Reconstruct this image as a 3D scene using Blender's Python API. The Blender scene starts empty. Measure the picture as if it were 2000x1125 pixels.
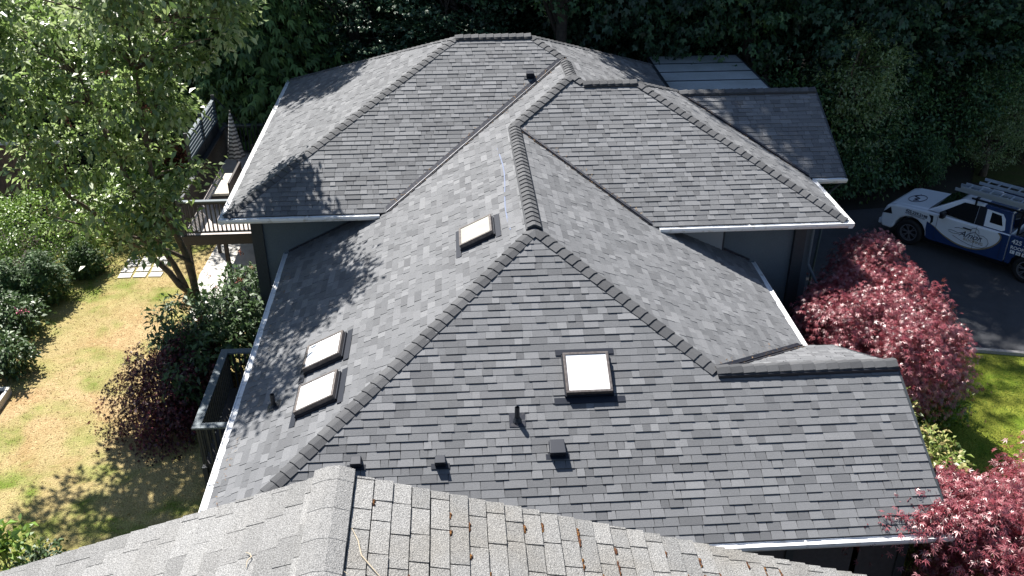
import bpy, math, random
import numpy as np
from mathutils import Vector, Matrix, Euler

# ------------------------------------------------------------------ camera, light, exposure
S = bpy.context.scene
COL = S.collection
cam_d = bpy.data.cameras.new("camera"); cam = bpy.data.objects.new("camera", cam_d); COL.objects.link(cam)
CAM = Vector((-1.3758, -15.6584, 7.4874)); FOC = 1837.9
YAW, PIT, ROL = -0.0610, 0.5072, -0.0043
def cam_axes():
    F = Vector((-math.sin(YAW)*math.cos(PIT), math.cos(YAW)*math.cos(PIT), -math.sin(PIT)))
    R = Vector((math.cos(YAW), math.sin(YAW), 0)); U = R.cross(F)
    return F, math.cos(ROL)*R + math.sin(ROL)*U, -math.sin(ROL)*R + math.cos(ROL)*U
CF, CR, CU = cam_axes()
cam.matrix_world = Matrix(((CR.x, CU.x, -CF.x, CAM.x), (CR.y, CU.y, -CF.y, CAM.y), (CR.z, CU.z, -CF.z, CAM.z), (0, 0, 0, 1)))
cam_d.sensor_width = 36; cam_d.lens = FOC/2000*36; cam_d.clip_start = .05; cam_d.clip_end = 1500
S.camera = cam
def screen(p):
    d = Vector(p) - CAM; z = d.dot(CF)
    return (1000 + FOC*d.dot(CR)/z, 562.5 - FOC*d.dot(CU)/z, z)

SUN = Vector((-0.30, 0.52, 0.80)).normalized()
el = math.asin(SUN.z); az = math.atan2(SUN.x, SUN.y)
W = bpy.data.worlds.new("World"); S.world = W; W.use_nodes = True
nt = W.node_tree; nt.nodes.clear()
sky = nt.nodes.new("ShaderNodeTexSky"); sky.sky_type = 'NISHITA'; sky.sun_disc = False
sky.sun_elevation = el; sky.sun_rotation = az; sky.air_density = 1.0; sky.dust_density = .6; sky.altitude = 50
bg = nt.nodes.new("ShaderNodeBackground"); bg.inputs[1].default_value = .062
wo = nt.nodes.new("ShaderNodeOutputWorld")
nt.links.new(sky.outputs[0], bg.inputs[0]); nt.links.new(bg.outputs[0], wo.inputs[0])
sl = bpy.data.lights.new("sun", 'SUN'); sl.energy = 5.0; sl.angle = math.radians(.55); sl.color = (1, .96, .9)
so = bpy.data.objects.new("sun", sl); COL.objects.link(so); so.rotation_euler = SUN.to_track_quat('Z', 'Y').to_euler()
S.view_settings.view_transform = 'Standard'; S.view_settings.look = 'None'
S.view_settings.gamma = 1; S.view_settings.use_curve_mapping = False; S.view_settings.exposure = 1.08
S.cycles.max_bounces = 6; S.cycles.transparent_max_bounces = 6; S.cycles.diffuse_bounces = 3

random.seed(7); rng = np.random.default_rng(7)
R = random.uniform

# ------------------------------------------------------------------ materials
MATS = {}
def mat(name, col, rough=.8, metal=0, noise=None, col2=None, bump=0, bscale=40, spec=.5, tone=None, trans=0, coat=0, fine=None, emit=None):
    """noise=(scale, detail, lo, hi) mixes col->col2; tone=(dark,light) uses the face attribute 'tone'; fine=(scale, amount) speckle"""
    m = bpy.data.materials.new(name); m.use_nodes = True; t = m.node_tree; N = t.nodes; L = t.links
    b = N["Principled BSDF"]; b.inputs["Roughness"].default_value = rough; b.inputs["Metallic"].default_value = metal
    b.inputs["Specular IOR Level"].default_value = spec; b.inputs["Coat Weight"].default_value = coat
    if trans: b.inputs["Coat Roughness"].default_value = .33
    tc = N.new("ShaderNodeTexCoord"); geo = N.new("ShaderNodeNewGeometry"); src = geo.outputs["Position"]
    rgb = N.new("ShaderNodeRGB"); rgb.outputs[0].default_value = (*col, 1); out = rgb.outputs[0]
    def mix(a, bcol, fac, mode='MIX'):
        x = N.new("ShaderNodeMix"); x.data_type = 'RGBA'; x.blend_type = mode
        if isinstance(fac, float): x.inputs[0].default_value = fac
        else: L.new(fac, x.inputs[0])
        L.new(a, x.inputs[6])
        if isinstance(bcol, tuple): x.inputs[7].default_value = (*bcol, 1)
        else: L.new(bcol, x.inputs[7])
        return x.outputs[2]
    if tone:
        at = N.new("ShaderNodeAttribute"); at.attribute_name = 'tone'
        cr = N.new("ShaderNodeValToRGB"); e = cr.color_ramp.elements
        n = len(tone)
        e[0].color = (*tone[0], 1); e[1].color = (*tone[-1], 1)
        for i in range(1, n-1):
            q = e.new(i/(n-1)); q.color = (*tone[i], 1)
        L.new(at.outputs["Fac"], cr.inputs[0]); out = cr.outputs[0]
    if noise and col2:
        nz = N.new("ShaderNodeTexNoise"); nz.inputs["Scale"].default_value = noise[0]; nz.inputs["Detail"].default_value = noise[1]
        L.new(src, nz.inputs["Vector"])
        mr = N.new("ShaderNodeMapRange"); mr.inputs[1].default_value = noise[2]; mr.inputs[2].default_value = noise[3]
        L.new(nz.outputs[0], mr.inputs[0]); out = mix(out, col2, mr.outputs[0])
    if fine:
        nz = N.new("ShaderNodeTexNoise"); nz.inputs["Scale"].default_value = fine[0]; nz.inputs["Detail"].default_value = 2
        L.new(src, nz.inputs["Vector"])
        mr = N.new("ShaderNodeMapRange"); mr.inputs[1].default_value = .3; mr.inputs[2].default_value = .7
        mr.inputs[3].default_value = 1-fine[1]; mr.inputs[4].default_value = 1+fine[1]
        L.new(nz.outputs[0], mr.inputs[0])
        x = N.new("ShaderNodeVectorMath"); x.operation = 'SCALE'; L.new(out, x.inputs[0]); L.new(mr.outputs[0], x.inputs[3]); out = x.outputs[0]
    L.new(out, b.inputs["Base Color"])
    if bump:
        nz = N.new("ShaderNodeTexNoise"); nz.inputs["Scale"].default_value = bscale; nz.inputs["Detail"].default_value = 4
        L.new(src, nz.inputs["Vector"]); bp = N.new("ShaderNodeBump"); bp.inputs["Strength"].default_value = bump
        bp.inputs["Distance"].default_value = .02; L.new(nz.outputs[0], bp.inputs["Height"]); L.new(bp.outputs[0], b.inputs["Normal"])
    if trans:
        tr = N.new("ShaderNodeBsdfTranslucent"); L.new(out, tr.inputs[0]); mx = N.new("ShaderNodeMixShader"); mx.inputs[0].default_value = trans
        L.new(b.outputs[0], mx.inputs[1]); L.new(tr.outputs[0], mx.inputs[2]); L.new(mx.outputs[0], N["Material Output"].inputs[0])
    MATS[name] = m; return m

mat('shingle', (.1,.1,.1), .8, noise=(.7,3,.35,.75), col2=(.135,.138,.145), tone=((.112,.115,.122),(.143,.147,.155),(.175,.179,.188),(.207,.211,.22)), bump=.35, bscale=260, fine=(190,.28), spec=.25)
# keep the blotch layer weak
for n in MATS['shingle'].node_tree.nodes:
    if n.type == 'MAP_RANGE' and n.inputs[1].default_value == .35 or (n.type == 'MAP_RANGE' and abs(n.inputs[1].default_value-.35) < 1e-4):
        n.inputs[4].default_value = .35
mat('cap', (.085,.088,.096), .75, tone=((.062,.064,.069),(.1,.102,.107)), bump=.3, bscale=260, fine=(190,.25), spec=.3)
mat('underlay', (.02,.02,.022), .9)
mat('black_metal', (.011,.015,.026), .5, spec=.3)
mat('black_plastic', (.016,.019,.026), .5)
mat('flashing', (.03,.033,.045), .42, metal=.35, noise=(14,4,.5,.85), col2=(.09,.085,.085))
mat('gutter_white', (.82,.83,.84), .45, noise=(7,6,.56,.75), col2=(.5,.47,.42))
mat('siding_blue', (.105,.135,.155), .7, noise=(2,4,.3,.8), col2=(.085,.11,.13), fine=(30,.08))
mat('trim_dark', (.03,.038,.045), .6, fine=(20,.15))
mat('wall_brown', (.06,.055,.058), .75, fine=(15,.12))
mat('skylight_white', (.93,.93,.93), .25, spec=.5)
mat('skylight_cream', (.38,.375,.325), .5, spec=.3, noise=(3,3,.4,.8), col2=(.3,.295,.26))
mat('skylight_frame', (.10,.085,.08), .45, metal=.3, noise=(18,4,.4,.8), col2=(.2,.18,.17))
mat('old_shingle', (.4,.39,.36), .9, tone=((.215,.213,.207),(.252,.249,.242),(.285,.281,.272)), bump=.7, bscale=120, fine=(130,.62), noise=(1.6,4,.45,.8), col2=(.22,.205,.18))
mat('old_shingle_light', (.4,.4,.4), .9, tone=((.205,.203,.198),(.245,.242,.236),(.285,.282,.275)), bump=.7, bscale=120, fine=(130,.55), noise=(1.2,4,.5,.9), col2=(.27,.262,.247))
mat('moss', (.07,.022,.01), .95, noise=(60,3,.45,.7), col2=(.26,.12,.02), bump=.8, bscale=80)
mat('twig', (.5,.42,.3), .8)
mat('bark', (.16,.12,.085), .9, noise=(9,5,.35,.7), col2=(.06,.045,.035), bump=.8, bscale=25)
mat('bark_dark', (.07,.055,.045), .9, noise=(9,5,.35,.7), col2=(.03,.025,.02), bump=.8, bscale=25)
mat('concrete', (.62,.60,.56), .85, noise=(3,5,.4,.75), col2=(.5,.48,.44), fine=(60,.1))
mat('asphalt', (.055,.058,.066), .85, noise=(1.3,5,.4,.7), col2=(.042,.044,.05), fine=(90,.35), bump=.5, bscale=120)
mat('kerb', (.3,.29,.28), .85, fine=(40,.2))
mat('soil', (.03,.023,.017), .95, noise=(2,5,.4,.7), col2=(.02,.022,.012), bump=.9, bscale=9)
mat('mulch', (.10,.035,.02), .95, noise=(20,4,.4,.65), col2=(.05,.02,.014), bump=1, bscale=30)
mat('deck_wood', (.46,.40,.37), .75, noise=(5,5,.35,.75), col2=(.55,.5,.47), fine=(35,.15))
mat('deck_dark', (.035,.04,.048), .6, fine=(25,.2))
mat('deck_brown', (.05,.043,.042), .7, fine=(25,.2))
mat('rail_blue', (.11,.14,.16), .6, fine=(25,.15))
mat('white_slat', (.7,.7,.7), .6)
mat('cushion', (.62,.57,.5), .8, noise=(5,3,.4,.7), col2=(.5,.45,.38))
mat('fence_wood', (.22,.13,.08), .85, noise=(4,5,.35,.7), col2=(.12,.075,.05), fine=(30,.2))
mat('metal_roof', (.62,.66,.68), .5, metal=0.1, noise=(1.2,5,.4,.7), col2=(.5,.53,.53), fine=(25,.1))
mat('truck_white', (.8,.84,.9), .22, coat=.6, fine=(2,.03))
mat('truck_navy', (.018,.045,.14), .22, coat=.7)
mat('truck_glass', (.006,.007,.009), .06, spec=.6)
mat('truck_tan', (.22,.19,.13), .4)
mat('truck_black', (.008,.009,.013), .4)
mat('decal_white', (.75,.77,.8), .4)
mat('decal_navy', (.012,.016,.04), .4)
mat('decal_tan', (.25,.2,.11), .4)
mat('tyre', (.01,.01,.011), .75, bump=.3, bscale=60)
mat('alloy', (.32,.32,.34), .35, metal=.7)
mat('aluminium', (.45,.5,.56), .4, metal=.4)
mat('cargo_yellow', (.30,.27,.05), .7)
mat('cargo_green', (.03,.25,.06), .6)
mat('umbrella_pole', (.1,.09,.08), .5)
mat('flower_red', (.22,.07,.035), .8)
mat('flower_pink', (.55,.14,.22), .7)
FO = dict(rough=.42, spec=.5)
mat('leaf_cherry', (.1,.2,.05), tone=((.09,.16,.04),(.19,.29,.08),(.31,.42,.14),(.45,.53,.27)), trans=.5, rough=.45, spec=1.0, coat=1.0)
mat('leaf_forest', (.03,.07,.03), tone=((.025,.055,.023),(.05,.11,.045),(.085,.175,.07),(.14,.25,.075)), trans=.25, **FO)
mat('leaf_bluegreen', (.03,.07,.03), tone=((.018,.04,.02),(.036,.078,.042),(.055,.118,.06),(.08,.16,.075)), trans=.2, **FO)
mat('leaf_cedar', (.04,.08,.03), tone=((.03,.07,.02),(.075,.15,.04),(.13,.23,.06)), trans=.12, rough=.6)
mat('leaf_red', (.16,.02,.03), tone=((.08,.01,.016),(.21,.022,.035),(.34,.06,.078),(.44,.15,.17)), trans=.25, rough=.45, spec=1.0, coat=.7)
mat('leaf_purple', (.08,.02,.03), tone=((.035,.012,.02),(.07,.018,.03),(.12,.025,.04),(.2,.03,.045)), trans=.2, rough=.45)
mat('leaf_rhodo', (.05,.1,.03), tone=((.03,.06,.02),(.06,.11,.035),(.09,.16,.05)), trans=.2, rough=.5, spec=.5, coat=.1)
mat('leaf_yellow', (.2,.28,.06), tone=((.10,.16,.03),(.20,.28,.06),(.33,.38,.12),(.42,.36,.16)), trans=.2, rough=.35)
mat('leaf_bright', (.2,.3,.05), tone=((.08,.16,.03),(.15,.27,.04),(.24,.36,.06)), trans=.25, rough=.4)
mat('grass_blade_dry', (.3,.2,.1), tone=((.26,.3,.08),(.42,.27,.13),(.52,.39,.21),(.64,.52,.34)), trans=.35, rough=.8)
mat('grass_blade_green', (.1,.2,.03), tone=((.1,.2,.02),(.18,.28,.04),(.28,.34,.06)), trans=.4, rough=.7)

def lawn_mat(name, green, yellow, tan, brown, xedge=None):
    m = bpy.data.materials.new(name); m.use_nodes = True; t = m.node_tree; N = t.nodes; L = t.links
    b = N["Principled BSDF"]; b.inputs["Roughness"].default_value = .95; b.inputs["Specular IOR Level"].default_value = .1
    g = N.new("ShaderNodeNewGeometry")
    def nz(s, d, lo, hi, dist=0):
        n = N.new("ShaderNodeTexNoise"); n.inputs["Scale"].default_value = s; n.inputs["Detail"].default_value = d; n.inputs["Distortion"].default_value = dist
        L.new(g.outputs["Position"], n.inputs["Vector"]); r = N.new("ShaderNodeMapRange"); r.inputs[1].default_value = lo; r.inputs[2].default_value = hi
        L.new(n.outputs[0], r.inputs[0]); return r.outputs[0]
    def mix(a, c, f):
        x = N.new("ShaderNodeMix"); x.data_type = 'RGBA'; L.new(f, x.inputs[0])
        for i, v in ((6, a), (7, c)):
            if isinstance(v, tuple): x.inputs[i].default_value = (*v, 1)
            else: L.new(v, x.inputs[i])
        return x.outputs[2]
    c1 = mix(mix(tan, brown, nz(.6, 5, .44, .68, .5)), tuple(x*1.12 for x in tan), nz(5.5, 4, .5, .66)); c1 = mix(c1, tuple(x*.72 for x in brown), nz(9, 4, .58, .72)); c2 = mix(green, yellow, nz(2.2, 4, .35, .65))
    fac = nz(.8, 7, .47, .70, .3)
    if xedge:
        sx = N.new("ShaderNodeSeparateXYZ"); L.new(g.outputs["Position"], sx.inputs[0])
        # line x + k*y along the planted border: greener where watered
        ma = N.new("ShaderNodeMath"); ma.operation = 'MULTIPLY_ADD'; L.new(sx.outputs[1], ma.inputs[0]); ma.inputs[1].default_value = xedge[0]; L.new(sx.outputs[0], ma.inputs[2])
        r = N.new("ShaderNodeMapRange"); r.inputs[1].default_value = xedge[1]; r.inputs[2].default_value = xedge[2]; r.inputs[3].default_value = .75; r.inputs[4].default_value = 0
        L.new(ma.outputs[0], r.inputs[0])
        r2 = N.new("ShaderNodeMapRange"); r2.inputs[1].default_value = 3.2; r2.inputs[2].default_value = -2.2; r2.inputs[3].default_value = 0; r2.inputs[4].default_value = .6
        L.new(sx.outputs[1], r2.inputs[0])
        ad = N.new("ShaderNodeMath"); ad.operation = 'ADD'; ad.use_clamp = True; L.new(r.outputs[0], ad.inputs[0]); L.new(fac, ad.inputs[1])
        ad2 = N.new("ShaderNodeMath"); ad2.operation = 'ADD'; ad2.use_clamp = True; L.new(ad.outputs[0], ad2.inputs[0]); L.new(r2.outputs[0], ad2.inputs[1])
        fac = ad2.outputs[0]
    c = mix(c1, c2, fac)
    f = nz(38, 4, .3, .7); r = N.new("ShaderNodeMapRange"); r.inputs[3].default_value = .55; r.inputs[4].default_value = 1.3; L.new(f, r.inputs[0])
    v = N.new("ShaderNodeVectorMath"); v.operation = 'SCALE'; L.new(c, v.inputs[0]); L.new(r.outputs[0], v.inputs[3]); L.new(v.outputs[0], b.inputs["Base Color"])
    n = N.new("ShaderNodeTexNoise"); n.inputs["Scale"].default_value = 22; n.inputs["Detail"].default_value = 5; L.new(g.outputs["Position"], n.inputs["Vector"])
    bp = N.new("ShaderNodeBump"); bp.inputs["Strength"].default_value = .9; bp.inputs["Distance"].default_value = .05; L.new(n.outputs[0], bp.inputs["Height"]); L.new(bp.outputs[0], b.inputs["Normal"])
    MATS[name] = m
lawn_mat('dry_grass', (.15,.20,.035), (.34,.32,.12), (.44,.33,.175), (.37,.235,.115), (-.55, -18.0, -14.2))
lawn_mat('green_grass', (.10,.19,.015), (.20,.25,.03), (.24,.26,.04), (.13,.2,.02))

lawn_mat('shade_darkened_grass', (.05,.08,.015), (.07,.09,.02), (.08,.08,.03), (.05,.05,.02))  # far lawn: darker grass tones, shade of the wood put into the colour
def umbrella_mat():
    m = bpy.data.materials.new('umbrella_cloth'); m.use_nodes = True; t = m.node_tree; N = t.nodes; L = t.links
    b = N["Principled BSDF"]; b.inputs["Roughness"].default_value = .9
    tc = N.new("ShaderNodeTexCoord"); w = N.new("ShaderNodeTexWave"); w.bands_direction = 'Z'; w.inputs["Scale"].default_value = 2.6; w.inputs["Distortion"].default_value = 1.2; w.inputs["Detail"].default_value = 1; w.inputs["Detail Scale"].default_value = 3
    L.new(tc.outputs["Object"], w.inputs[0]); r = N.new("ShaderNodeValToRGB"); r.color_ramp.interpolation = 'CONSTANT'
    r.color_ramp.elements[0].color = (.08,.08,.085,1); r.color_ramp.elements[1].color = (.5,.5,.5,1); r.color_ramp.elements[1].position = .5
    L.new(w.outputs[0], r.inputs[0]); L.new(r.outputs[0], b.inputs["Base Color"]); MATS['umbrella_cloth'] = m
umbrella_mat()

# ------------------------------------------------------------------ object helpers
def tag(o, label=None, cat=None, group=None, kind=None):
    if label: o['label'] = label
    if cat: o['category'] = cat
    if group: o['group'] = group
    if kind: o['kind'] = kind
    return o
def empty(name, loc=(0,0,0), rz=0, **k):
    o = bpy.data.objects.new(name, None); COL.objects.link(o); o.location = loc; o.rotation_euler = (0,0,rz); o.empty_display_size = .2
    return tag(o, **k)
def link(name, me, parent=None, loc=None, rot=None, **k):
    o = bpy.data.objects.new(name, me); COL.objects.link(o)
    if parent is not None: o.parent = parent
    if loc is not None: o.location = loc
    if rot is not None: o.rotation_euler = rot
    return tag(o, **k)
def npmesh(name, V, F, m, tone=None, smooth=False):
    """V (n,3), F (k,3|4) arrays"""
    V = np.asarray(V, np.float32); F = np.asarray(F, np.int32); k, c = F.shape
    me = bpy.data.meshes.new(name); me.vertices.add(len(V)); me.vertices.foreach_set("co", V.ravel())
    me.loops.add(k*c); me.loops.foreach_set("vertex_index", F.ravel())
    me.polygons.add(k); me.polygons.foreach_set("loop_start", np.arange(0, k*c, c, dtype=np.int32))
    me.polygons.foreach_set("loop_total", np.full(k, c, np.int32))
    if smooth: me.polygons.foreach_set("use_smooth", np.ones(k, bool))
    if tone is not None:
        a = me.attributes.new("tone", 'FLOAT', 'FACE'); a.data.foreach_set("value", np.asarray(tone, np.float32))
    me.materials.append(MATS[m]); me.update(calc_edges=True); return me
class MB:
    def __init__(s): s.v = []; s.f = []; s.t = []
    def add(s, vs, fs, tone=.5):
        b = len(s.v); s.v += [tuple(p) for p in vs]; s.f += [tuple(i+b for i in f) for f in fs]; s.t += [tone]*len(fs); return s
    def box(s, lo, hi, tone=.5):
        x0,y0,z0 = lo; x1,y1,z1 = hi
        return s.add([(x0,y0,z0),(x1,y0,z0),(x1,y1,z0),(x0,y1,z0),(x0,y0,z1),(x1,y0,z1),(x1,y1,z1),(x0,y1,z1)],
            [(3,2,1,0),(4,5,6,7),(0,1,5,4),(1,2,6,5),(2,3,7,6),(3,0,4,7)], tone)
    def beam(s, a, b, w, h, tone=.5, up=(0,0,1)):
        a = Vector(a); b = Vector(b); d = (b-a).normalized(); u = Vector(up)
        if abs(d.dot(u)) > .98: u = Vector((0,1,0))
        r = d.cross(u).normalized(); u = r.cross(d)
        vs = [p + r*sx*w/2 + u*sz*h/2 for p in (a, b) for sx, sz in ((-1,-1),(1,-1),(1,1),(-1,1))]
        return s.add(vs, [(0,1,2,3),(7,6,5,4),(0,4,5,1),(1,5,6,2),(2,6,7,3),(3,7,4,0)], tone)
    def tube(s, pts, rad, n=7, cap=True):
        pts = [Vector(p) for p in pts]; rs = rad if isinstance(rad, (list, tuple)) else [rad]*len(pts)
        b = len(s.v); prev = None
        for i, p in enumerate(pts):
            d = (pts[min(i+1, len(pts)-1)] - pts[max(i-1, 0)]).normalized()
            u = prev if prev is not None else (Vector((1,0,0)) if abs(d.x) < .8 else Vector((0,1,0)))
            r = (u - d*u.dot(d)).normalized(); prev = r; q = d.cross(r)
            for j in range(n):
                a = 2*math.pi*j/n; s.v.append(tuple(p + (r*math.cos(a) + q*math.sin(a))*rs[i]))
        for i in range(len(pts)-1):
            for j in range(n):
                s.f.append((b+i*n+j, b+i*n+(j+1)%n, b+(i+1)*n+(j+1)%n, b+(i+1)*n+j)); s.t.append(.5)
        if cap:
            s.f.append(tuple(b+j for j in range(n))[::-1]); s.f.append(tuple(b+(len(pts)-1)*n+j for j in range(n))); s.t += [.5]*2
        return s
    def prism(s, poly, axis, lo, hi):
        """poly 2D list extruded along axis ('y': poly=(x,z); 'z': (x,y); 'x': (y,z))"""
        n = len(poly); mk = {'y': lambda p, t: (p[0], t, p[1]), 'z': lambda p, t: (p[0], p[1], t), 'x': lambda p, t: (t, p[0], p[1])}[axis]
        vs = [mk(p, lo) for p in poly] + [mk(p, hi) for p in poly]
        return s.add(vs, [tuple(range(n))[::-1], tuple(range(n, 2*n))] + [(i, (i+1)%n, n+(i+1)%n, n+i) for i in range(n)])
    def mesh(s, name, m, tone=False, smooth=False, recalc=False):
        me = bpy.data.meshes.new(name); me.from_pydata(s.v, [], s.f)
        if tone:
            a = me.attributes.new("tone", 'FLOAT', 'FACE'); a.data.foreach_set("value", s.t)
        if smooth: me.polygons.foreach_set("use_smooth", [True]*len(s.f))
        me.materials.append(MATS[m])
        if recalc:
            import bmesh; bm = bmesh.new(); bm.from_mesh(me); bmesh.ops.recalc_face_normals(bm, faces=bm.faces); bm.to_mesh(me); bm.free()
        me.update(); return me
    def obj(s, name, m, parent=None, tone=False, smooth=False, bevel=0, **k):
        o = link(name, s.mesh(name, m, tone, smooth, recalc=True), parent, **k)
        if bevel:
            b = o.modifiers.new('bevel', 'BEVEL'); b.width = bevel; b.segments = 2; b.limit_method = 'ANGLE'
        return o

# ================================================================== GROUND
G0 = -6.0
n = 90; xs = np.linspace(-1, 1, n); xs = np.sign(xs)*np.abs(xs)**2.2*400
X, Y = np.meshgrid(xs, xs+10)
Z = np.full(X.shape, G0-.02) + .25*np.sin(X*.11+1)*np.cos(Y*.13)*np.clip((np.hypot(X, Y-8)-26)/20, 0, 1) + np.clip((Y-26)/30, 0, 1)*1.2
V = np.stack([X, Y, Z], -1).reshape(-1, 3); i = np.arange(n*n).reshape(n, n)
F = np.stack([i[:-1,:-1], i[:-1,1:], i[1:,1:], i[1:,:-1]], -1).reshape(-1, 4)
link('ground', npmesh('ground', V, F, 'soil', smooth=True), kind='structure')
def sheet(name, poly, z, m, **k):
    b = MB(); b.add([(x, y, z) for x, y in poly], [tuple(range(len(poly)))]); return b.obj(name, m, kind='structure', **k)
lawn = sheet('dry_lawn', [(-6.2,-9),(-6.2,15),(-9.5,17.5),(-12.5,17),(-13.4,13),(-14.6,10.8),(-14.8,6),(-14.5,0),(-15,-9)], G0, 'dry_grass')
sheet('patio', [(-9.0,7.3),(-6.15,7.3),(-6.15,14.5),(-9.1,14.5),(-9.3,10)], G0+.012, 'concrete')
sheet('front_lawn', [(8.2,-9),(26,-9),(26,1.1),(12.6,4.15),(8.2,5.2)], G0, 'green_grass')
sheet('far_lawn', [(17.5,15.4),(30,12),(36,22),(22,23)], G0, 'shade_darkened_grass')
drv = sheet('driveway', [(8.0,5.25),(12.6,4.2),(26,1.15),(34,0.8),(34,9.5),(19,14.2),(13.5,13.4),(9.3,13.0),(8.3,9)], G0+.004, 'asphalt')
b = MB(); b.beam((8.2,5.2,G0+.04),(12.6,4.17,G0+.04),.12,.1); b.beam((12.6,4.17,G0+.04),(26,1.12,G0+.04),.12,.1); b.obj('driveway_kerb', 'kerb', kind='structure')
sheet('mulch_bed', [(5.6,-9),(8.2,-9),(8.2,5.2),(5.6,5.2)], G0+.006, 'mulch')
# stepping slabs in the lawn
for r_ in range(4):
    for c_ in range(3):
        b = MB(); x = -11.72 + c_*.46 + r_*-.02; y = 10.14 + r_*.36
        dx, dy = .38, .29
        b.box((-dx/2,-dy/2,0),(dx/2,dy/2,.03))
        o = b.obj('paving_slab', 'concrete', lawn, bevel=.006); o.location = (x+dx/2+R(-.02,.02), y+R(-.02,.02), G0); o.rotation_euler = (0,0,R(-.05,.05))

# ================================================================== HOUSE roof geometry
M = .485
house = empty('house', (0,0,G0), label='large house with new dark grey shingle hip roofs and white gutters in the middle', cat='house')
HO = Vector((0,0,G0))
def P(x, y, z): return Vector((x, y, z)) - HO      # world -> house local
xC, yC = 1.53, 7.20
zS = lambda x, y: M*y
zW = lambda x, y: M*x
zE_ = lambda x, y: -M*x
t1 = 2.83; x2 = 5.88; EV = -5.46; xe = 5.30
zR1 = -M*t1
zWN = lambda x, y: zR1 - M*(y+t1)
zCS = lambda x, y: M*(y-5.67)
zCW = 6.93; zr = M*(zCW-5.67)           # C wing ridge y, z
x3 = 3.11
zCE = lambda x, y: zr - M*(x-x3)
zCN = lambda x, y: zr - M*(y-zCW)
yEr, zEr, xa, xb = 9.56, 1.149, -1.313, .695
zES = lambda x, y: zEr + M*(y-yEr)
zEN = lambda x, y: zEr - M*(y-yEr)
zEW = lambda x, y: zEr + M*(x-xa)
zEE = lambda x, y: zEr - M*(x-xb)
yD, zD, xD = 8.08, -.044, 8.11
zDS = lambda x, y: zD + M*(y-yD)
zDN = lambda x, y: zD - M*(y-yD)
def poly(zf, pts): return [Vector((x, y, zf(x, y))) for x, y in pts]
FACES = [
 ('S', poly(zS, [(0,0),(EV,EV),(x2,EV),(x2,-t1),(t1,-t1)])),
 ('W', poly(zW, [(0,0),(0,5.67),(1.53,7.20),(1.53,8.73),(-3.03,4.17),(-2.53,4.67),(EV,4.67),(EV,EV)][:4] + [(-2.53,4.67),(EV,4.67),(EV,EV)])),
 ('E', poly(zE_, [(0,0),(t1,-t1),(xe,-.36),(xe,3.32),(2.35,3.32),(0,5.67)])),
 ('WN', poly(zWN, [(t1,-t1),(x2,-t1),(x2,-.36),(xe,-.36)])),
 ('CS', poly(zCS, [(0,5.67),(2.851,2.819),(7.22,2.819),(x3,zCW),(1.80,zCW),(1.53,7.20)])),
 ('CE', poly(zCE, [(x3,zCW),(7.22,2.819),(7.22,5.32),(4.45,8.08),(4.45,8.27)])),
 ('CN', poly(zCN, [(1.80,zCW),(x3,zCW),(4.45,8.27),(3.14,8.27)])),
 ('ES', poly(zES, [(xa,yEr),(-6.71,4.163),(-3.03,4.163),(1.53,8.725),(xb,yEr)])),
 ('EW', poly(zEW, [(xa,yEr),(-6.71,14.957),(-6.71,4.163)])),
 ('EN', poly(zEN, [(xa,yEr),(xb,yEr),(4.85,13.715),(4.85,14.957),(-6.71,14.957)])),
 ('EE', poly(zEE, [(xb,yEr),(1.53,8.725),(1.53,7.20),(1.80,zCW),(4.85,9.98),(4.85,13.715)])),
 ('DS', poly(zDS, [(4.45,8.08),(7.22,5.32),(xD,5.32),(xD,8.08)])),
 ('DN', poly(zDN, [(3.2,8.08),(xD,8.08),(xD,10.84),(4.9,10.84)])),
]
# roof decking: every slope a slab
b = MB()
for nm, pg in FACES:
    k = len(pg); top = [p - HO + Vector((0,0,-.004)) for p in pg]; bot = [p - Vector((0,0,.09)) for p in top]
    b.add(top+bot, [tuple(range(k)), tuple(range(k, 2*k))[::-1]] + [(i, (i+1)%k, k+(i+1)%k, k+i) for i in range(k)])
roof = b.obj('roof', 'underlay', house)

def frame(pg):
    nrm = Vector((0,0,0))
    for i in range(len(pg)): nrm += (pg[i]).cross(pg[(i+1)%len(pg)])
    nrm.normalize()
    if nrm.z < 0: nrm = -nrm
    v = (Vector((0,0,1)) - nrm*nrm.z).normalized(); u = v.cross(nrm)
    return u, v, nrm
def clip(subj, u0, u1, v0, v1, sk=0):
    out = subj
    for ax, val, sg in ((0,u0,1),(0,u1,-1),(1,v0,1),(1,v1,-1)):
        if not out: return []
        new = []
        for i in range(len(out)):
            a, c = out[i-1], out[i]; da = (a[ax]-val)*sg; dc = (c[ax]-val)*sg
            if (da >= 0) != (dc >= 0):
                t = da/(da-dc); new.append((a[0]+(c[0]-a[0])*t, a[1]+(c[1]-a[1])*t))
            if dc >= 0: new.append(c)
        out = new
    res = []
    for p in out:
        if not res or math.hypot(p[0]-res[-1][0], p[1]-res[-1][1]) > 1e-4: res.append(p)
    if len(res) > 1 and math.hypot(res[0][0]-res[-1][0], res[0][1]-res[-1][1]) < 1e-4: res.pop()
    return res if len(res) > 2 else []
def inside(pg, p):
    c = False
    for i in range(len(pg)):
        a, d = pg[i-1], pg[i]
        if (a[1] > p[1]) != (d[1] > p[1]) and p[0] < (d[0]-a[0])*(p[1]-a[1])/(d[1]-a[1])+a[0]: c = not c
    return c
WID = [.13,.17,.21,.25,.3,.36]; TON = [0,.16,.3,.42,.52,.66,.8,1.0]; TW = [.08,.13,.16,.17,.16,.13,.10,.07]
TH = [.011,.021]; EXP = .143
tabcache = {}
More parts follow.
